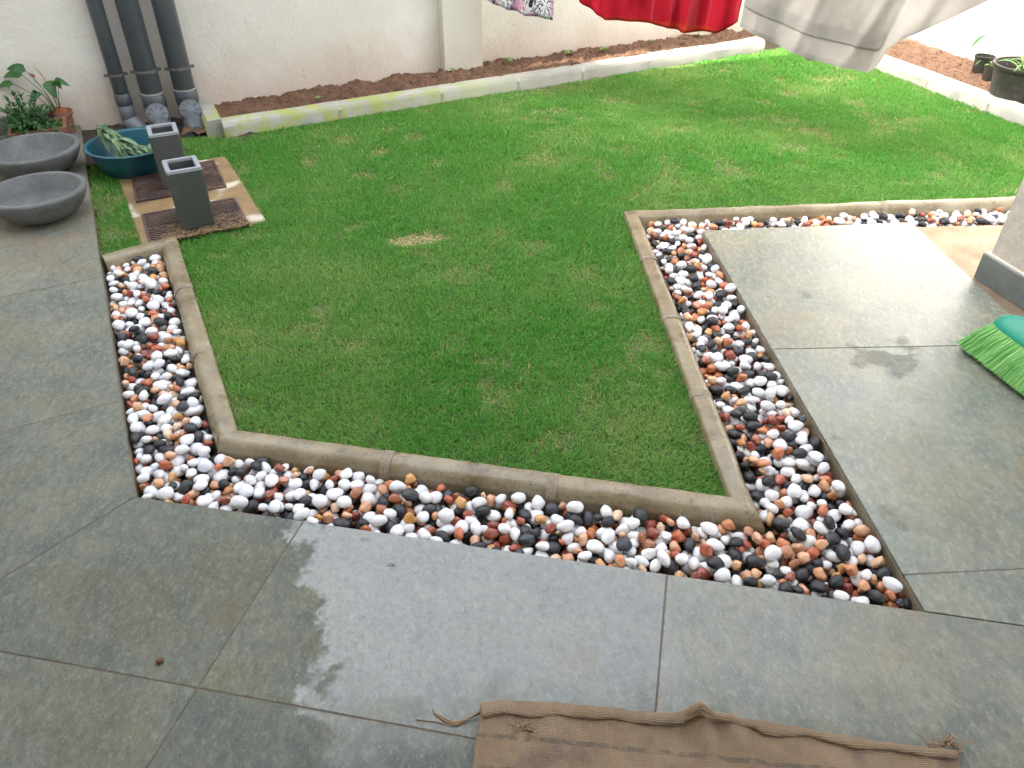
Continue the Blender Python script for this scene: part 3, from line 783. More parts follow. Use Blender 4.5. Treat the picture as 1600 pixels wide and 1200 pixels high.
cg = empty('cut_greens', (tb[0]-.03, tb[1]-.03, .06), 'wilting pale green leafy stems piled in the teal tub', 'cut greens')
rl = random.Random(3)
for k in range(10):
    m = MB(); a = rl.uniform(-.25, .25)
    p0 = Vector((-2.28+rl.uniform(-.03, .03), 4.24+rl.uniform(-.05, .05), .165+rl.uniform(-.02, .02))); d = Vector((.9, -.75+a, -.28)).normalized(); L = rl.uniform(.2, .29)
    pts = [p0+d*L*s-Vector((0, 0, .05*s*s)) for s in (0, .33, .66, 1)]
    m.tube(pts, [.004, .0035, .003, .002], 6).build('stem', M_cut, cg, smooth=True)
    for q in range(6):
        m = MB(); s = rl.uniform(.1, 1); c = p0+d*L*s-Vector((0, 0, .05*s*s))
        leaf(m, c, d+Vector((rl.uniform(-.6, .6), rl.uniform(-.6, .6), rl.uniform(-.1, .5))), rl.uniform(.09, .16), rl.uniform(.022, .04), rl.uniform(.05, .4), rl.uniform(.2, .7), wave=.02)
        m.build('leaf', M_cut, cg, smooth=True)
for k in range(34):
    m = MB(); ra_ = rl.uniform(0, 6.28); rr_ = .085*math.sqrt(rl.random()); c = Vector((tb[0]+rr_*math.cos(ra_)+.02, tb[1]+rr_*math.sin(ra_)-.01, .02+rl.uniform(0, .05)))
    leaf(m, c, (rl.uniform(-1, 1), rl.uniform(-1, 1), rl.uniform(-.1, .3)), rl.uniform(.06, .09), rl.uniform(.03, .05), .1, rl.uniform(.1, .6), wave=.07).build('leaf', M_cut, cg, smooth=True)

# ------------------------------------------------------------------ drain pipes on the wall
M_pvc = simple('grey_pvc', (.075, .085, .094), (.105, .115, .125), 4, .38, 60, .06, .002, speck=((.16, .16, .15), 25, .66))
M_pvcl = simple('pale_pvc', (.17, .185, .20), (.22, .235, .25), 6, .42, 60, .08, .002)
M_pvcap = simple('cap_pvc', (.085, .095, .105), (.115, .125, .135), 6, .42, 60, .08, .002)
M_clamp = simple('clamp_steel', (.07, .065, .06), (.16, .15, .13), 30, .5, 90, .3)
M_ring = simple('seal_ring', (.33, .31, .27), (.42, .40, .35), 20, .6, 80, .2)
def cyl(c, d, r, L, seg=28):
    c = Vector(c); d = Vector(d).normalized(); b = min(.003, r*.1)
    return MB().tube([c, c+d*b, c+d*(L-b), c+d*L], [r-b, r, r, r-b], seg)
def pipe(s, n, r, bend, zb, label, zclamp):
    x, y = wp(s, n); up = (0, 0, 1); wn3 = Vector((WN.x, WN.y, 0)); wu3 = Vector((WU.x, WU.y, 0))
    root = empty('drain_pipe', (x, y, -.05), label, 'pipe', 'grey drain pipes on the wall')
    cyl((x, y, zb), up, r, 2.6-zb).build('pipe', M_pvc, root, auto=50)
    # clamp on the wall
    cl = MB(); cl.tube([(x, y, zclamp-.008), (x, y, zclamp-.007), (x, y, zclamp+.007), (x, y, zclamp+.008)], [r+.001, r+.005, r+.005, r+.001], 28, False)
    co = cl.build('clamp', M_clamp, root, auto=50)
    for sd_ in (-1, 1):
        q = Vector((x, y, zclamp))+wu3*sd_*(r+.012)
        MB().box(q, (.024, .014, .016), R(25.3), .002).build('clamp_ear', M_clamp, co)
        MB().tube([q+wn3*.006, q+wn3*.016], .006, 8).build('bolt', M_clamp, co)
    if bend == 0:
        cyl((x, y, zb-.03), up, r*1.12, .07).build('collar', M_pvc, root, auto=50)
        cyl((x, y, zb-.115), up, r*1.04, .09).build('reducer', M_pvcl, root, auto=50)
        e = [Vector((x, y, zb-.11)), Vector((x, y, zb-.125)), Vector((x, y, zb-.14))+wn3*.015+wu3*.015, Vector((x, y, zb-.16))+wn3*.04+wu3*.04, Vector((x, y, zb-.19))+wn3*.07+wu3*.06]
        MB().tube(e, [r*1.0, r*1.12, r*1.12, r*1.1, r*1.1], 24).build('elbow', M_pvcl, root, auto=50)
    else:
        cyl((x, y, zb-.03), up, r*1.09, .085).build('collar', M_pvc, root, auto=50)
        MB().tube([(x, y, zb+.052), (x, y, zb+.058)], r*1.095, 28).build('seal_ring', M_ring, root, auto=50)
        top = Vector((x, y, zb-.02)); f1 = Vector((x, y, zb-.065))+wn3*.03; f2 = Vector((x, y, zb-.105))+wn3*bend*.65; f3 = Vector((x, y, zb-.135))+wn3*bend; f4 = Vector((x, y, -.12))+wn3*(bend+.01)
        MB().tube([top, Vector((x, y, zb-.035)), f1, f2, f3, f4], [r*1.02]*6, 28).build('bend', M_pvc, root, auto=50)
        cyl(f3-Vector((0, 0, .085)), up, r*1.12, .06).build('socket', M_pvc, root, auto=50)
        nd = (wn3*.8+Vector((0, 0, .62))+wu3*-.05).normalized(); cc = f1*.5+f2*.5+nd*.01
        b_o = cyl(cc, nd, r*.95, .065).build('access_branch', M_pvc, root, auto=50)
        cp = cyl(cc+nd*.0655, nd, r*1.02, .016).build('access_cap', M_pvcap, root, auto=50)
        rad = MB(); a1 = nd.orthogonal().normalized(); a2 = nd.cross(a1)
        for k in range(8):
            an = k*math.pi/4; dd = a1*math.cos(an)+a2*math.sin(an)
            rad.tube([cc+nd*.082+dd*r*.45, cc+nd*.082+dd*r*.9], .0035, 5)
        rad.build('cap_ribs', M_pvc, cp)
pipe(.328, .072, .043, 0, .135, 'thinnest of the three grey wall pipes, nearest the terracotta trough', .285)
pipe(.498, .115, .064, .20, .115, 'middle grey wall pipe, ending behind the teal tub', .30)
pipe(.690, .115, .064, .23, .115, 'right-hand grey wall pipe with a round access cap, next to the bed kerb', .295)

# ------------------------------------------------------------------ potted plants on the walkway
def obox(c, size, rz): 
    ca, sa = math.cos(rz), math.sin(rz); x, y = size[0]/2, size[1]/2
    return [(c[0]+ca*a-sa*b, c[1]+sa*a+ca*b) for a, b in ((-x, -y), (x, -y), (x, y), (-x, y))]
tc, tr_ = (-2.735, 4.425), R(26)
tp_ = empty('planter_trough', (*tc, .001), 'rectangular terracotta trough with a small bushy shrub and moss', 'planter')
ro_ = lambda k, z: [(x, y, z) for x, y in obox(tc, (.30*k, .21*k), tr_)]
m = MB(); m.loft([ro_(.84, .001), ro_(.93, .075), ro_(.95, .0755), ro_(1, .078), ro_(1, .108), ro_(.985, .112), ro_(.88, .112), ro_(.86, .085)], True, False).build('trough', M_terra, tp_)
MB().grid(lambda u, v: (*[a for a in (lambda q: (q.x, q.y))(Vector(obox(tc, (.255, .175), tr_)[0]).lerp(Vector(obox(tc, (.255, .175), tr_)[1]), u)+(Vector(obox(tc, (.255, .175), tr_)[3])-Vector(obox(tc, (.255, .175), tr_)[0]))*v)], .088+.008*mnoise.noise(Vector((u*6, v*6, 0)))), 14, 10).build('mossy_soil', M_moss, tp_, smooth=True)
sh = empty('small_shrub', (tc[0]-.03, tc[1], .09), 'bushy shrub of fine dark green leaves in the terracotta trough', 'shrub')
m = MB(); fo = MB(); rl = random.Random(9)
for k in range(64):
    a = rl.uniform(0, 6.28); el = rl.uniform(.1, 1.45); L = rl.uniform(.11, .23)
    b0 = Vector((tc[0]-.035, tc[1]+.01, .092)); d = Vector((math.cos(a)*math.cos(el)*1.1-.12, math.sin(a)*math.cos(el), math.sin(el)*.95)); 
    pts = [b0+d*L*s-Vector((0, 0, .05*s*s*math.cos(el))) for s in (0, .4, .75, 1)]; m.tube(pts, [.003, .0024, .0018, .001], 5)
    for q in range(20):
        s = rl.uniform(.25, 1.05); c = b0+d*L*s-Vector((0, 0, .05*s*s*math.cos(el)))
        leaf(fo, c, d*.6+Vector((rl.uniform(-1, 1), rl.uniform(-1, 1), rl.uniform(-.4, .7))), rl.uniform(.028, .055), rl.uniform(.012, .021), .2, .2, n=3)
m.build('branches', M_stem, sh, smooth=True); fo.build('foliage', M_leafd, sh)
ac = Vector((-2.70, 4.635, .001))
ap = empty('clay_pot', ac, 'round clay pot with reddish mulch behind the terracotta trough', 'pot')
MB().loft([[(ac.x+r*math.cos(k*math.pi/16), ac.y+r*math.sin(k*math.pi/16), z) for k in range(32)] for r, z in ((.05, .001), (.06, .10), (.068, .105), (.068, .128), (.060, .128), (.058, .115))], True, False).build('pot_body', M_terra, ap, auto=50)
m = MB().lathe([(.06, .113), (.045, .135), (.02, .145), (.001, .147)], ac, 24); m.build('mulch', M_redmulch, ap, smooth=True)
an = empty('anthurium', (ac.x, ac.y, .12), 'anthurium with large pointed leaves and a pink flower in the clay pot', 'plant')
for (dx, dy, hz_, L, wdt, dirx, diry, dz) in ((-.10, -.02, .36, .115, .065, -1, -.25, .45), (-.14, .0, .33, .125, .055, -1, -.1, .15), (-.20, -.02, .285, .12, .045, -1, .1, -.02), (.0, -.02, .305, .10, .075, .5, -.5, -.75), (.055, -.02, .27, .10, .065, .45, -.45, .75), (-.05, -.05, .25, .09, .055, -.3, -1, -.2), (.03, .0, .30, .09, .045, .9, .0, -.1)):
    p = ac+Vector((dx, dy, hz_)); 
    st_ = MB().tube([ac+Vector((dx*.15, dy*.15, .12)), ac+Vector((dx*.5, dy*.5, .12+(hz_-.12)*.6)), p], [.0028, .0022, .0018], 6).build('leaf_stalk', M_stem, an, smooth=True)
    leaf(MB(), p, (dirx, diry, dz), L*.92, wdt*.95, .25, .25, up=Vector((.35, -.7, .6)), shape=.3).build('leaf', M_leaf, an, smooth=True)
p = ac+Vector((-.065, -.03, .325)); MB().tube([ac+Vector((-.01, 0, .12)), ac+Vector((-.03, -.01, .22)), p], .002, 6).build('flower_stalk', M_stem, an)
leaf(MB(), p, (-.3, -.6, .75), .055, .055, .1, .2, shape=.3).build('spathe', M_pink, an, smooth=True)
MB().tube([ac+Vector((0, 0, .12)), ac+Vector((-.015, 0, .28)), ac+Vector((-.03, 0, .335)), ac+Vector((-.06, 0, .385))], [.002, .002, .004, .003], 6).build('spadix', M_tan, an, smooth=True)

# ------------------------------------------------------------------ black pots on the side bed
def pot(cx, cy, z, r, h, name_label, soil=M_dsoil):
    root = empty('plant_pot', (cx, cy, z), name_label, 'pot', 'black plastic pots')
    rim = [(r*.80, 0), (r*.86, h*.4), (r*.95, h*.88), (r*1.0, h*.89), (r*1.03, h*.93), (r*1.02, h), (r*.95, h), (r*.90, h*.72)]
    MB().loft([[(cx+q*math.cos(k*math.pi/20), cy+q*math.sin(k*math.pi/20), z+zz) for k in range(40)] for q, zz in rim], True, False).build('pot_body', M_pot, root, auto=45)
    MB().lathe([(r*.905, h*.70), (r*.5, h*.73), (.001, h*.74)], (cx, cy, z), 24).build('potting_soil', soil, root, smooth=True)
    return root
pot(3.335, 5.20, .03, .20, .215, 'large black plastic pot with a spider plant on the side bed')
pot(3.365, 5.76, .04, .066, .12, 'medium black plastic pot closest to the bright white wall')
pot(3.345, 5.60, .035, .045, .10, 'smallest black plastic pot, between its two neighbours')
def strap_plant(cx, cy, z, n, L, label, seed, w=.02):
    rl = random.Random(seed); root = empty('strap_plant', (cx, cy, z), label, 'plant')
    for k in range(n):
        a = k*6.28/n+rl.uniform(-.3, .3); el = rl.uniform(.5, 1.2)
        leaf(MB(), (cx, cy, z), (math.cos(a)*math.cos(el), math.sin(a)*math.cos(el), math.sin(el)), L*rl.uniform(.7, 1.1), w*rl.uniform(.8, 1.2), rl.uniform(.25, .6), .35, n=8, shape=.3).build('leaf', M_spider, root, smooth=True)
    return root
strap_plant(3.27, 5.13, .20, 16, .24, 'spider plant with arching pale green leaves in the large black pot', 4, .022)
strap_plant(3.345, 5.60, .115, 6, .085, 'tuft of short pale leaves in the smallest black pot', 6, .022)
wp_ = empty('young_plant', (3.365, 5.76, .12), 'thin young plant with one long drooping leaf in the medium black pot', 'plant')
MB().tube([(3.385, 5.74, .12), (3.40, 5.72, .24), (3.37, 5.71, .31), (3.32, 5.70, .32), (3.28, 5.69, .31)], [.003, .0025, .002, .002, .0015], 6).build('stem', M_stem, wp_, smooth=True)
leaf(MB(), (3.30, 5.695, .315), (-.85, -.2, -.55), .14, .045, .2, .2).build('leaf', M_leaf, wp_, smooth=True)
leaf(MB(), (3.37, 5.74, .12), (-.7, -.3, .5), .12, .03, .7, .25).build('leaf', M_leaf, wp_, smooth=True)

# seedlings in the back bed
for k, (u, v, sc, lab) in enumerate(((.345, .45, .7, 'tiny seedling just right of the wall pilaster'), (.435, .5, 1.0, 'small pale seedling second from the pilaster in the bed'), (.53, .4, .9, 'pale seedling in mid bed left of the red cloth'), (.60, .45, 1.1, 'leafy pale seedling under the left end of the red cloth'), (.685, .4, .8, 'low seedling beneath the middle of the red cloth'), (.775, .4, 1.7, 'tallest bright green seedling under the red cloth'), (.155, .55, .6, 'tiny seedling in the bed left of the pilaster'))):
    x, y, z = backbed(u, v); rl = random.Random(k); root = empty('seedling', (x, y, z), lab, 'seedling', 'seedlings in the back bed')
    MB().tube([(x, y, z-.01), (x+.003, y, z+.025*sc)], .0022, 5).build('stem', M_stem, root)
    for q in range(6):
        a = rl.uniform(0, 6.28); leaf(MB(), (x, y, z+.02*sc), (math.cos(a), math.sin(a), .5), .055*sc, .028*sc, .4, .2).build('leaf', M_spider, root, smooth=True)

# ------------------------------------------------------------------ washing on the line
def clothmat(name, colfn, rough=.85, trans=.3, bs=350, bst=.15):
    t = NT(name); c = colfn(t); t.set(c, rough, t.bump(t.noise(bs, 2), bst, .002), Specular_IOR_Level=.2)
    tr = t.n('BsdfTranslucent'); t.l(c, tr.inputs['Color']); mx = t.n('MixShader'); mx.inputs[0].default_value = trans
    t.l(t.b.outputs[0], mx.inputs[1]); t.l(tr.outputs[0], mx.inputs[2]); t.l(mx.outputs[0], t.t.nodes['Material Output'].inputs['Surface'])
    return t.m
def redcol(t):
    z = t.xyz()[2]; c = t.ramp(t.noise(3, 4), [(.3, (.36, .005, .018)), (.7, (.48, .010, .028))])
    stripe = t.sstep(t.noise(2.2, 2, .5, t.mapv(t.P(), (6, 6, .15))), .6, .64, 0, .35); c = t.mix(stripe, c, (.52, .09, .10))
    return t.mix(t.math('MULTIPLY', t.sstep(z, .585, .56), .6), c, (.55, .06, .012))
M_red = clothmat('red_cotton', redcol)
def florcol(t):
    P = t.P(); q = t.mapv(P, (1, 1, .8), (0, .3, 0))
    a = t.noise(13, 3, .6, q, 2.5); b = t.noise(22, 2, .5, q, 3.0); v = t.vor(26, q)
    c = t.ramp(a, [(.36, (.02, .02, .025)), (.42, (.30, .30, .33)), (.5, (.72, .72, .72)), (.64, (.66, .66, .68)), (.68, (.10, .10, .11))])
    c = t.mix(t.sstep(b, .56, .6), c, (.03, .03, .035)); c = t.mix(t.sstep(t.noise(9, 2, .5, q), .53, .57, 0, .85), c, t.mix(t.sstep(v, .2, .4), (.30, .06, .20), (.55, .30, .42)))
    return t.mix(t.sstep(t.noise(11, 2, .5, t.mapv(P, loc=(7, 3, 1))), .66, .7, 0, .8), c, (.45, .12, .07))
M_flor = clothmat('floral_print', florcol)
def towcol(t):
    uv = t.n('UVMap').outputs['UV'] if False else t.O(); z = t.xyz(t.P())
    c = t.ramp(t.noise(4, 4), [(.3, (.45, .41, .355)), (.7, (.54, .50, .445))]); return c
M_towel = clothmat('terry_towel', towcol, .95, .25, 420, .6)
M_hem = clothmat('towel_band', lambda t: t.ramp(t.noise(6, 4), [(.3, (.41, .38, .335)), (.7, (.47, .445, .40))]), .7, .35, 600, .1)
M_rope = simple('nylon_line', (.35, .35, .33), (.5, .5, .47), 30, .6, 90, .2)
LZ = 1.86
LP0, LP1 = Vector((-.55, 5.72, 1.95)), Vector((3.45, 3.35, 1.95))
def lineat(x):
    s = (x-LP0.x)/(LP1.x-LP0.x); p = LP0.lerp(LP1, s); p.z = LZ-.10*4*s*(1-s)+.0; return p
m = MB().tube([lineat(-.55+4.0*k/30) for k in range(31)], .003, 6)
tag(m.build('clothes_line', M_rope, origin=(1.4, 4.5, 1.8)), 'thin line above the lawn that carries the washing', 'clothes line')
LDIR = (LP1-LP0); LDIR.z = 0; LDIR.normalize(); LNRM = Vector((LDIR.y, -LDIR.x, 0))
def cloth(name, x0, x1, botfn, foldamp, nf, mat, label, cat, seed, nu=90, nv=60, off_n=0., ridges=()):
    def fn(u, v, extra=0.):
        top = lineat(x0+(x1-x0)*u); bot = botfn(u)
        p = top.lerp(bot, v)
        f = math.sin(u*nf*6.28+seed+1.3*math.sin(u*5+seed))+.5*math.sin(u*nf*13+2*seed+v*2)
        w_ = mnoise.noise(Vector((u*7+seed, v*3, seed)))+.5*mnoise.noise(Vector((u*16+seed, v*8, seed+4)))
        rd = sum(am*math.exp(-((u-u0-dr*(1-v)+.015*math.sin(v*6+u0*9))/wd_)**2) for u0, dr, wd_, am in ridges)
        p = p+LNRM*(rd+foldamp*(.25+.75*v)*f+.022*w_*(.3+v)+off_n+extra)+LDIR*(.4*foldamp*v*math.sin(u*nf*6.28+seed+1))
        return p
    o = MB().grid(fn, nu, nv).build(name, mat, origin=fn(.5, 1), smooth=True)
    sm = o.modifiers.new('thickness', 'SOLIDIFY'); sm.thickness = .0025
    if label: tag(o, label, cat)
    return o, fn
def curve(pts):
    pts = [(u, Vector(p)) for u, p in pts]
    def f(u):
        for (a, p), (b, q) in zip(pts, pts[1:]):
            if u <= b+1e-9:
                s = (u-a)/(b-a); return p.lerp(q, s)
        return pts[-1][1].copy()
    return f
cloth('floral_cloth', -.25, .26, curve([(0, (-.235, 5.52, .60)), (.25, (-.10, 5.44, .545)), (.6, (.08, 5.33, .515)), (1, (.255, 5.24, .50))]), .010, 2, M_flor, 'black, white and purple floral cloth hanging left of the red cloth', 'cloth', 1.0)
cloth('red_cloth', .40, 1.28, curve([(0, (.41, 5.12, .63)), (.2, (.56, 5.0, .555)), (.45, (.80, 4.88, .56)), (.65, (.98, 4.78, .53)), (.85, (1.16, 4.66, .555)), (1, (1.255, 4.6, .63))]), .018, 3, M_red, 'bright red cotton cloth with orange lower edge on the line', 'cloth', 2.2, ridges=((.15, .1, .03, .03), (.38, -.2, .04, -.03), (.55, .2, .025, .03), (.75, .1, .05, -.03), (.9, -.1, .03, .025)))
tw = empty('bath_towel', (1.75, 4.25, .45), 'pale grey-beige bath towel with wind-blown folds on the line', 'towel')
tb_ = curve([(0, (1.235, 4.48, .64)), (.2, (1.40, 4.40, .565)), (.45, (1.61, 4.30, .505)), (.60, (1.78, 4.22, .478)), (.68, (1.86, 4.19, .465)), (.715, (1.885, 4.17, .50)), (.76, (1.905, 4.14, .60)), (.80, (1.94, 4.11, .65)), (.88, (2.04, 4.05, .715)), (1, (2.25, 3.95, .86))])
o1_, fn1 = cloth('towel_front', 1.30, 2.35, tb_, .016, 2.6, M_towel, None, None, .4, 150, 90, 0., ((.08, .1, .03, .012), (.22, .2, .05, -.014), (.33, .3, .03, .014), (.46, .35, .06, -.016), (.55, .4, .025, .012), (.66, .3, .04, -.012), (.80, .1, .05, .018), (.9, .05, .03, -.012))); o1_.parent = tw; o1_.location = o1_.location-tw.location
m = MB().grid(lambda u, v: fn1(u*.70, .865+.05*v, .006), 80, 4); b1 = m.build('woven_band', M_hem, tw, smooth=True)
m = MB().grid(lambda u, v: fn1(u, .985+.018*v, .0045), 110, 3); b2 = m.build('hem', M_hem, tw, smooth=True)
tb2 = curve([(0, (1.45, 4.52, .64)), (.45, (1.60, 4.42, .465)), (.7, (1.75, 4.36, .465)), (1, (1.95, 4.24, .58))])
o2_, fn2 = cloth('towel_back', 1.40, 2.2, tb2, .012, 2, M_towel, None, None, 2.4, 80, 60, -.05); o2_.parent = tw; o2_.location = o2_.location-tw.location
m = MB().grid(lambda u, v: fn2(u, .985+.018*v, .0045), 60, 3); m.build('hem', M_hem, tw, smooth=True)

# ------------------------------------------------------------------ broom
t = NT('broom_plastic'); M_bh = t.set(t.ramp(t.noise(6, 2), [(.3, (.005, .20, .125)), (.7, (.008, .25, .16))]), .35, t.bump(t.noise(80, 2), .05, .002))
M_bhandle = simple('broom_handle', (.006, .17, .06), (.01, .22, .08), 8, .4, 60, .05)
t = NT('broom_bristle'); rv = t.n('NewGeometry').outputs['Random Per Island']
M_bris = t.set(t.mix(rv, (.13, .45, .09), (.40, .74, .27)), .5, Subsurface_Weight=.0)
tip0, tip1 = Vector((1.655, 2.33, .002)), Vector((1.735, 2.02, .002)); bl = (tip1-tip0); BL = bl.length; bd = bl.normalized()
axis = Vector((.42, .02, .72)).normalized(); bnn = bd.cross(axis).normalized()
br = empty('broom', (1.72, 2.2, 0), 'green broom with bright lime bristles standing on the wet slab by the pillar', 'broom')
hc = (tip0+tip1)/2+axis*.135
def bp(a, b, c_): return hc+bd*a+bnn*b+axis*c_
m = MB(); rings = []
for c_, la, th in ((-.012, .143, .026), (.0, .148, .029), (.022, .146, .027), (.046, .128, .023), (.064, .092, .018), (.074, .04, .014)):
    rg = []
    for k in range(20):
        a = 2*math.pi*k/20; cx_, sx_ = math.cos(a), math.sin(a)
        rg.append(bp(la*math.copysign(abs(cx_)**.45, cx_), th*math.copysign(abs(sx_)**.7, sx_), c_))
    rings.append(rg)
m.loft(rings).build('broom_head', M_bh, br, auto=40)
m = MB(); m.tube([bp(0, 0, .05), bp(0, 0, .06), bp(0, 0, .12), bp(0, 0, .125)], [.02, .019, .016, .013], 16).build('socket', M_bh, br, auto=40)
m = MB(); m.tube([bp(0, 0, .11), bp(0, 0, 1.2)], .0115, 12).build('handle', M_bhandle, br, auto=40)
rl = random.Random(21); m = MB()
for k in range(6500):
    a, b = rl.uniform(-1, 1), rl.uniform(-1, 1)
    p0 = bp(a*.139, b*.022, -.008); fl = rl.uniform(.85, 1.05)
    q = tip0.lerp(tip1, .5+.5*a*fl)+bnn*b*.042*fl+Vector((rl.uniform(-.006, .006), rl.uniform(-.006, .006), rl.uniform(0, .012)))
    if q.z < .002: q.z = .002
    mid = (p0+q)/2+bnn*b*.008+Vector((rl.uniform(-.004, .004), rl.uniform(-.004, .004), rl.uniform(-.003, .003)))
    d = (q-p0).normalized(); s1 = d.orthogonal().normalized(); ra = rl.uniform(0, 6.28); s2 = d.cross(s1); w1 = (s1*math.cos(ra)+s2*math.sin(ra))*.0007; w2 = (s2*math.cos(ra)-s1*math.sin(ra))*.0007
    vs_ = []
    for c_ in (p0, mid, q): vs_ += [c_-w1-w2*.6, c_+w1-w2*.6, c_+w2*1.2]
    m.add(vs_, [(0, 1, 4, 3), (1, 2, 5, 4), (2, 0, 3, 5), (3, 4, 7, 6), (4, 5, 8, 7), (5, 3, 6, 8)])
o = m.build('bristles', M_bris, br); o['kind'] = 'stuff'

# ------------------------------------------------------------------ jute sack mat
t = NT('jute'); ob = t.P()
q = t.mapv(ob, (1, 1, 1), (0, 0, R(6)))
wx_ = t.n('TexWave'); wx_.wave_type = 'BANDS'; wx_.bands_direction = 'X'; wx_.inputs['Scale'].default_value = 82; wx_.inputs['Distortion'].default_value = 1.2; wx_.inputs['Detail'].default_value = 2; t.l(q, wx_.inputs['Vector'])
wy_ = t.n('TexWave'); wy_.wave_type = 'BANDS'; wy_.bands_direction = 'Y'; wy_.inputs['Scale'].default_value = 82; wy_.inputs['Distortion'].default_value = 1.2; wy_.inputs['Detail'].default_value = 2; t.l(q, wy_.inputs['Vector'])
wv = t.math('MAXIMUM', wx_.outputs['Fac'], wy_.outputs['Fac'])
c = t.ramp(t.noise(11, 5, .65, q), [(.3, (.35, .245, .155)), (.7, (.52, .38, .25))])
c = t.mix(t.math('MULTIPLY', t.sstep(wv, .75, .35), .45), c, (.16, .10, .055))
X, Y, Z = t.xyz(q)
def band(c, y0, wdt, col, k, x0=None, x1=None):
    mk = t.math('MULTIPLY', t.sstep(t.math('ABSOLUTE', t.math('SUBTRACT', Y, y0)), wdt, wdt*.5), k)
    mk = t.math('MULTIPLY', mk, t.sstep(t.noise(60, 2, .5, q), .3, .55))
    if x0 is not None: mk = t.math('MULTIPLY', mk, t.math('MULTIPLY', t.sstep(X, x0, x0+.08), t.sstep(X, x1, x1-.08)))
    return t.mix(mk, c, col)
c = band(c, .842, .007, (.12, .12, .10), .55); c = band(c, .775, .005, (.07, .085, .075), .5)
c = t.mix(t.sstep(t.noise(8, 3, .5, t.mapv(ob, loc=(2, 5, 0))), .6, .7, 0, .35), c, (.11, .08, .14))
M_jute = t.set(c, .95, t.bump(wv, 1., .004, t.bump(t.noise(40, 4), .4, .004)), Specular_IOR_Level=.1)
top_pts = [(-.075, .918), (-.02, .925), (.06, .922), (.17, .912), (.27, .900), (.345, .893), (.395, .897), (.43, .885), (.47, .880), (.56, .872), (.67, .852), (.78, .832), (.86, .818), (.93, .812)]
tc_ = curve([((x+.075)/1.005, (x, y, 0)) for x, y in top_pts])
def tcs(u): 
    a = Vector((0, 0, 0)); 
    for k in (-.02, -.01, 0, .01, .02): a += tc_(min(1, max(0, u+k)))
    return a/5
def matfn(u, v):
    p = tcs(u); dn = Vector((-.10, -1, 0)).normalized(); q = p+dn*(.55*v)+Vector((-.02*v*math.sin(u*3), 0, 0))
    ridge = .030*math.exp(-((u-.475-.02*math.sin(v*9))/.022)**2)*math.exp(-v*4)+.020*math.exp(-((u-.53-.35*v)/.03)**2)*math.exp(-v*6)
    z = .006+ridge+.010*max(0, mnoise.noise(Vector((u*6, v*4, 2))))+.006*max(0, mnoise.noise(Vector((u*15, v*9, 6))))+.003*mnoise.noise(Vector((u*40, v*25, 8)))
    return Vector((q.x, q.y, z+.010*math.exp(-v*14)))
mt = empty('jute_mat', (.4, .6, 0), 'brown jute sack mat with folded hem on the slate patio', 'mat')
o = MB().grid(matfn, 240, 120).build('sack_cloth', M_jute, mt, smooth=True); sm = o.modifiers.new('thickness', 'SOLIDIFY'); sm.thickness = .004; sm.offset = -1
# rolled hem, flattened towards the left end
m = MB(); rings = []
for k in range(161):
    u = k/160; p = tcs(u); t1 = (tcs(min(1, u+.01))-tcs(max(0, u-.01))).normalized(); nn = Vector((t1.y, -t1.x, 0))
    wl = .017*(1-u*.5)+.004*mnoise.noise(Vector((u*12, 3, 3))); hh = .0065+.0025*mnoise.noise(Vector((u*14, 7, 1)))+.016*math.exp(-((u-.475)/.035)**2)
    if u > .44 and u < .60: wl *= .75
    zc = matfn(u, .0).z+.002; rg = []
    for j in range(14):
        a = 2*math.pi*j/14; rg.append(p+nn*(wl*.9+wl*math.cos(a))+Vector((0, 0, zc+hh*.6+hh*math.sin(a)+.0012*mnoise.noise(Vector((u*90, j*1.3, 2))))))
    rings.append(rg)
m.loft(rings).build('rolled_hem', M_jute, mt, smooth=True)
M_thread = simple('jute_thread', (.24, .155, .09), (.33, .22, .13), 40, .95, 200, .5, .002)
rl = random.Random(2)
def thread(p0, pts, r=.0016): MB().tube([p0]+pts, r, 6).build('loose_thread', M_thread, mt, smooth=True)
thread((-.07, .905, .012), [(-.10, .890, .006), (-.125, .885, .004), (-.15, .897, .003), (-.172, .908, .003)], .0024)
thread((-.07, .903, .010), [(-.095, .893, .005), (-.12, .880, .003), (-.145, .889, .0025), (-.165, .902, .0025), (-.175, .917, .0025)], .002)
thread((-.09, .894, .006), [(-.13, .879, .003), (-.17, .889, .002), (-.21, .893, .002)], .0012)
thread((.93, .81, .012), [(.945, .822, .006), (.94, .838, .004), (.948, .85, .003), (.942, .862, .003)], .0024)
for k in range(26):
    a = rl.uniform(-.4, 1.9); L = rl.uniform(.02, .045); p0 = Vector((.87+rl.uniform(0, .06), .822+rl.uniform(-.008, .008), .02))
    thread(p0, [p0+Vector((math.cos(a)*L*.5, math.sin(a)*L*.5, rl.uniform(0, .012))), p0+Vector((math.cos(a)*L, math.sin(a)*L*.8, rl.uniform(-.012, .006)))], .0013)
for k in range(14):
    p0 = Vector((.02+rl.uniform(-.02, .03), .862+rl.uniform(-.01, .01), .014)); a = rl.uniform(0, 6.28)
    thread(p0, [p0+Vector((math.cos(a)*.01, math.sin(a)*.01, .006)), p0+Vector((math.cos(a)*.022, math.sin(a)*.018, .003))], .0011)

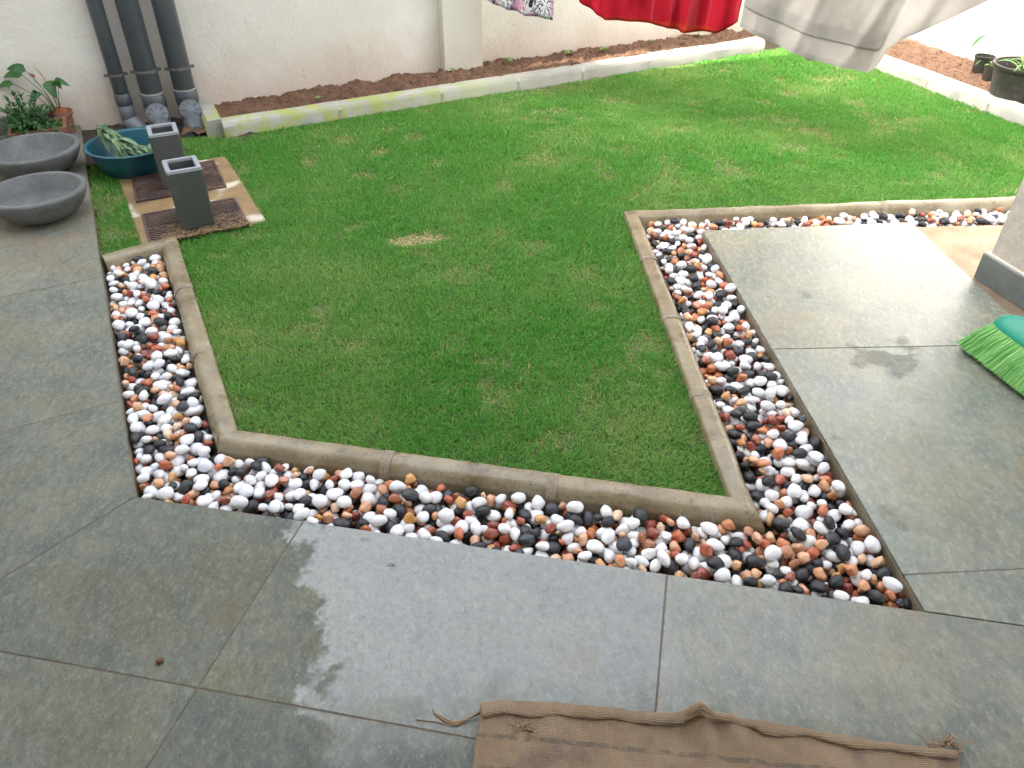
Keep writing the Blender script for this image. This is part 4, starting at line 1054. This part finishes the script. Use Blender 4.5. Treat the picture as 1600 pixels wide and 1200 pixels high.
# ------------------------------------------------------------------ little litter
M_shav = simple('wood_shaving', (.45, .42, .35), (.55, .52, .45), 30, .7, 60, .1)
M_dung = simple('brown_clod', (.07, .03, .012), (.14, .06, .02), 60, .9, 90, 1)
bm_ = pebble_mesh('rust', 901, 2); bm_.materials.clear(); bm_.materials.append(M_dung)
o = bpy.data.objects.new('mud_clod', bm_); COL.objects.link(o); o.location = (-.821, 1.034, .006); o.scale = (.009, .008, .007)
tag(o, 'small brown clod of mud on the dry slate at lower left', 'clod')
def curl(c, r, a0, a1, label, mat=M_shav, w_=.0035):
    c = Vector(c); m = MB().tube([c+Vector((r*math.cos(a0+(a1-a0)*k/8), r*.6*math.sin(a0+(a1-a0)*k/8), .002+.004*math.sin(k/8*3.1))) for k in range(9)], [.0008]+[w_*.6]*7+[.0008], 6)
    return tag(m.build('wood_shaving', mat, origin=c, smooth=True), label, 'shaving')
curl((-.318, 1.318, .001), .011, 2.8, .3, 'pale curled shaving on the wet slate below the pebbles')
curl((-.40, 1.40, .001), .02, 2.2, .9, 'pale straight sliver of straw near the wet edge of slate', w_=.002)
for k, (x, y, lab) in enumerate(((-1.83, 2.80, 'dark scrap of leaf near the pebble bed end on the walkway'), (-1.93, 2.74, 'dark leaf scrap in the middle of the walkway slab'), (-2.05, 2.62, 'larger dark leaf scrap by the left picture edge'), (-2.02, 2.60, 'thin dark leaf scrap beside the larger one'))):
    leaf(MB(), (x, y, .003), (1, .4+.5*k, 0), .018, .009, 0, .1).build('leaf_scrap', M_leafd, origin=(x, y, .003)); tag(bpy.context.scene.collection.objects[-1], lab, 'leaf')
rl = random.Random(33); st_ = MB()
for k in range(420):
    u, v = rl.random(), rl.random()
    base = Vector((-1.60, 3.195, -.006)).lerp(Vector((-1.24, 3.375, -.006)), u)+Vector((-.07, .135, 0))*(v**2)
    a = rl.uniform(0, 6.28); L = rl.uniform(.012, .03); e = base+Vector((math.cos(a)*L, math.sin(a)*L, rl.uniform(.001, .008)))
    st_.tube([base+Vector((0, 0, rl.uniform(0, .004))), e], .0009, 4, False)
M_straw = simple('dry_straw', (.30, .20, .09), (.48, .35, .18), 60, .8, 90, .1)
tag(st_.build('dry_clippings', M_straw), 'dry straw clippings gathered at the foot of the nearer vase', 'clippings', kind='stuff')
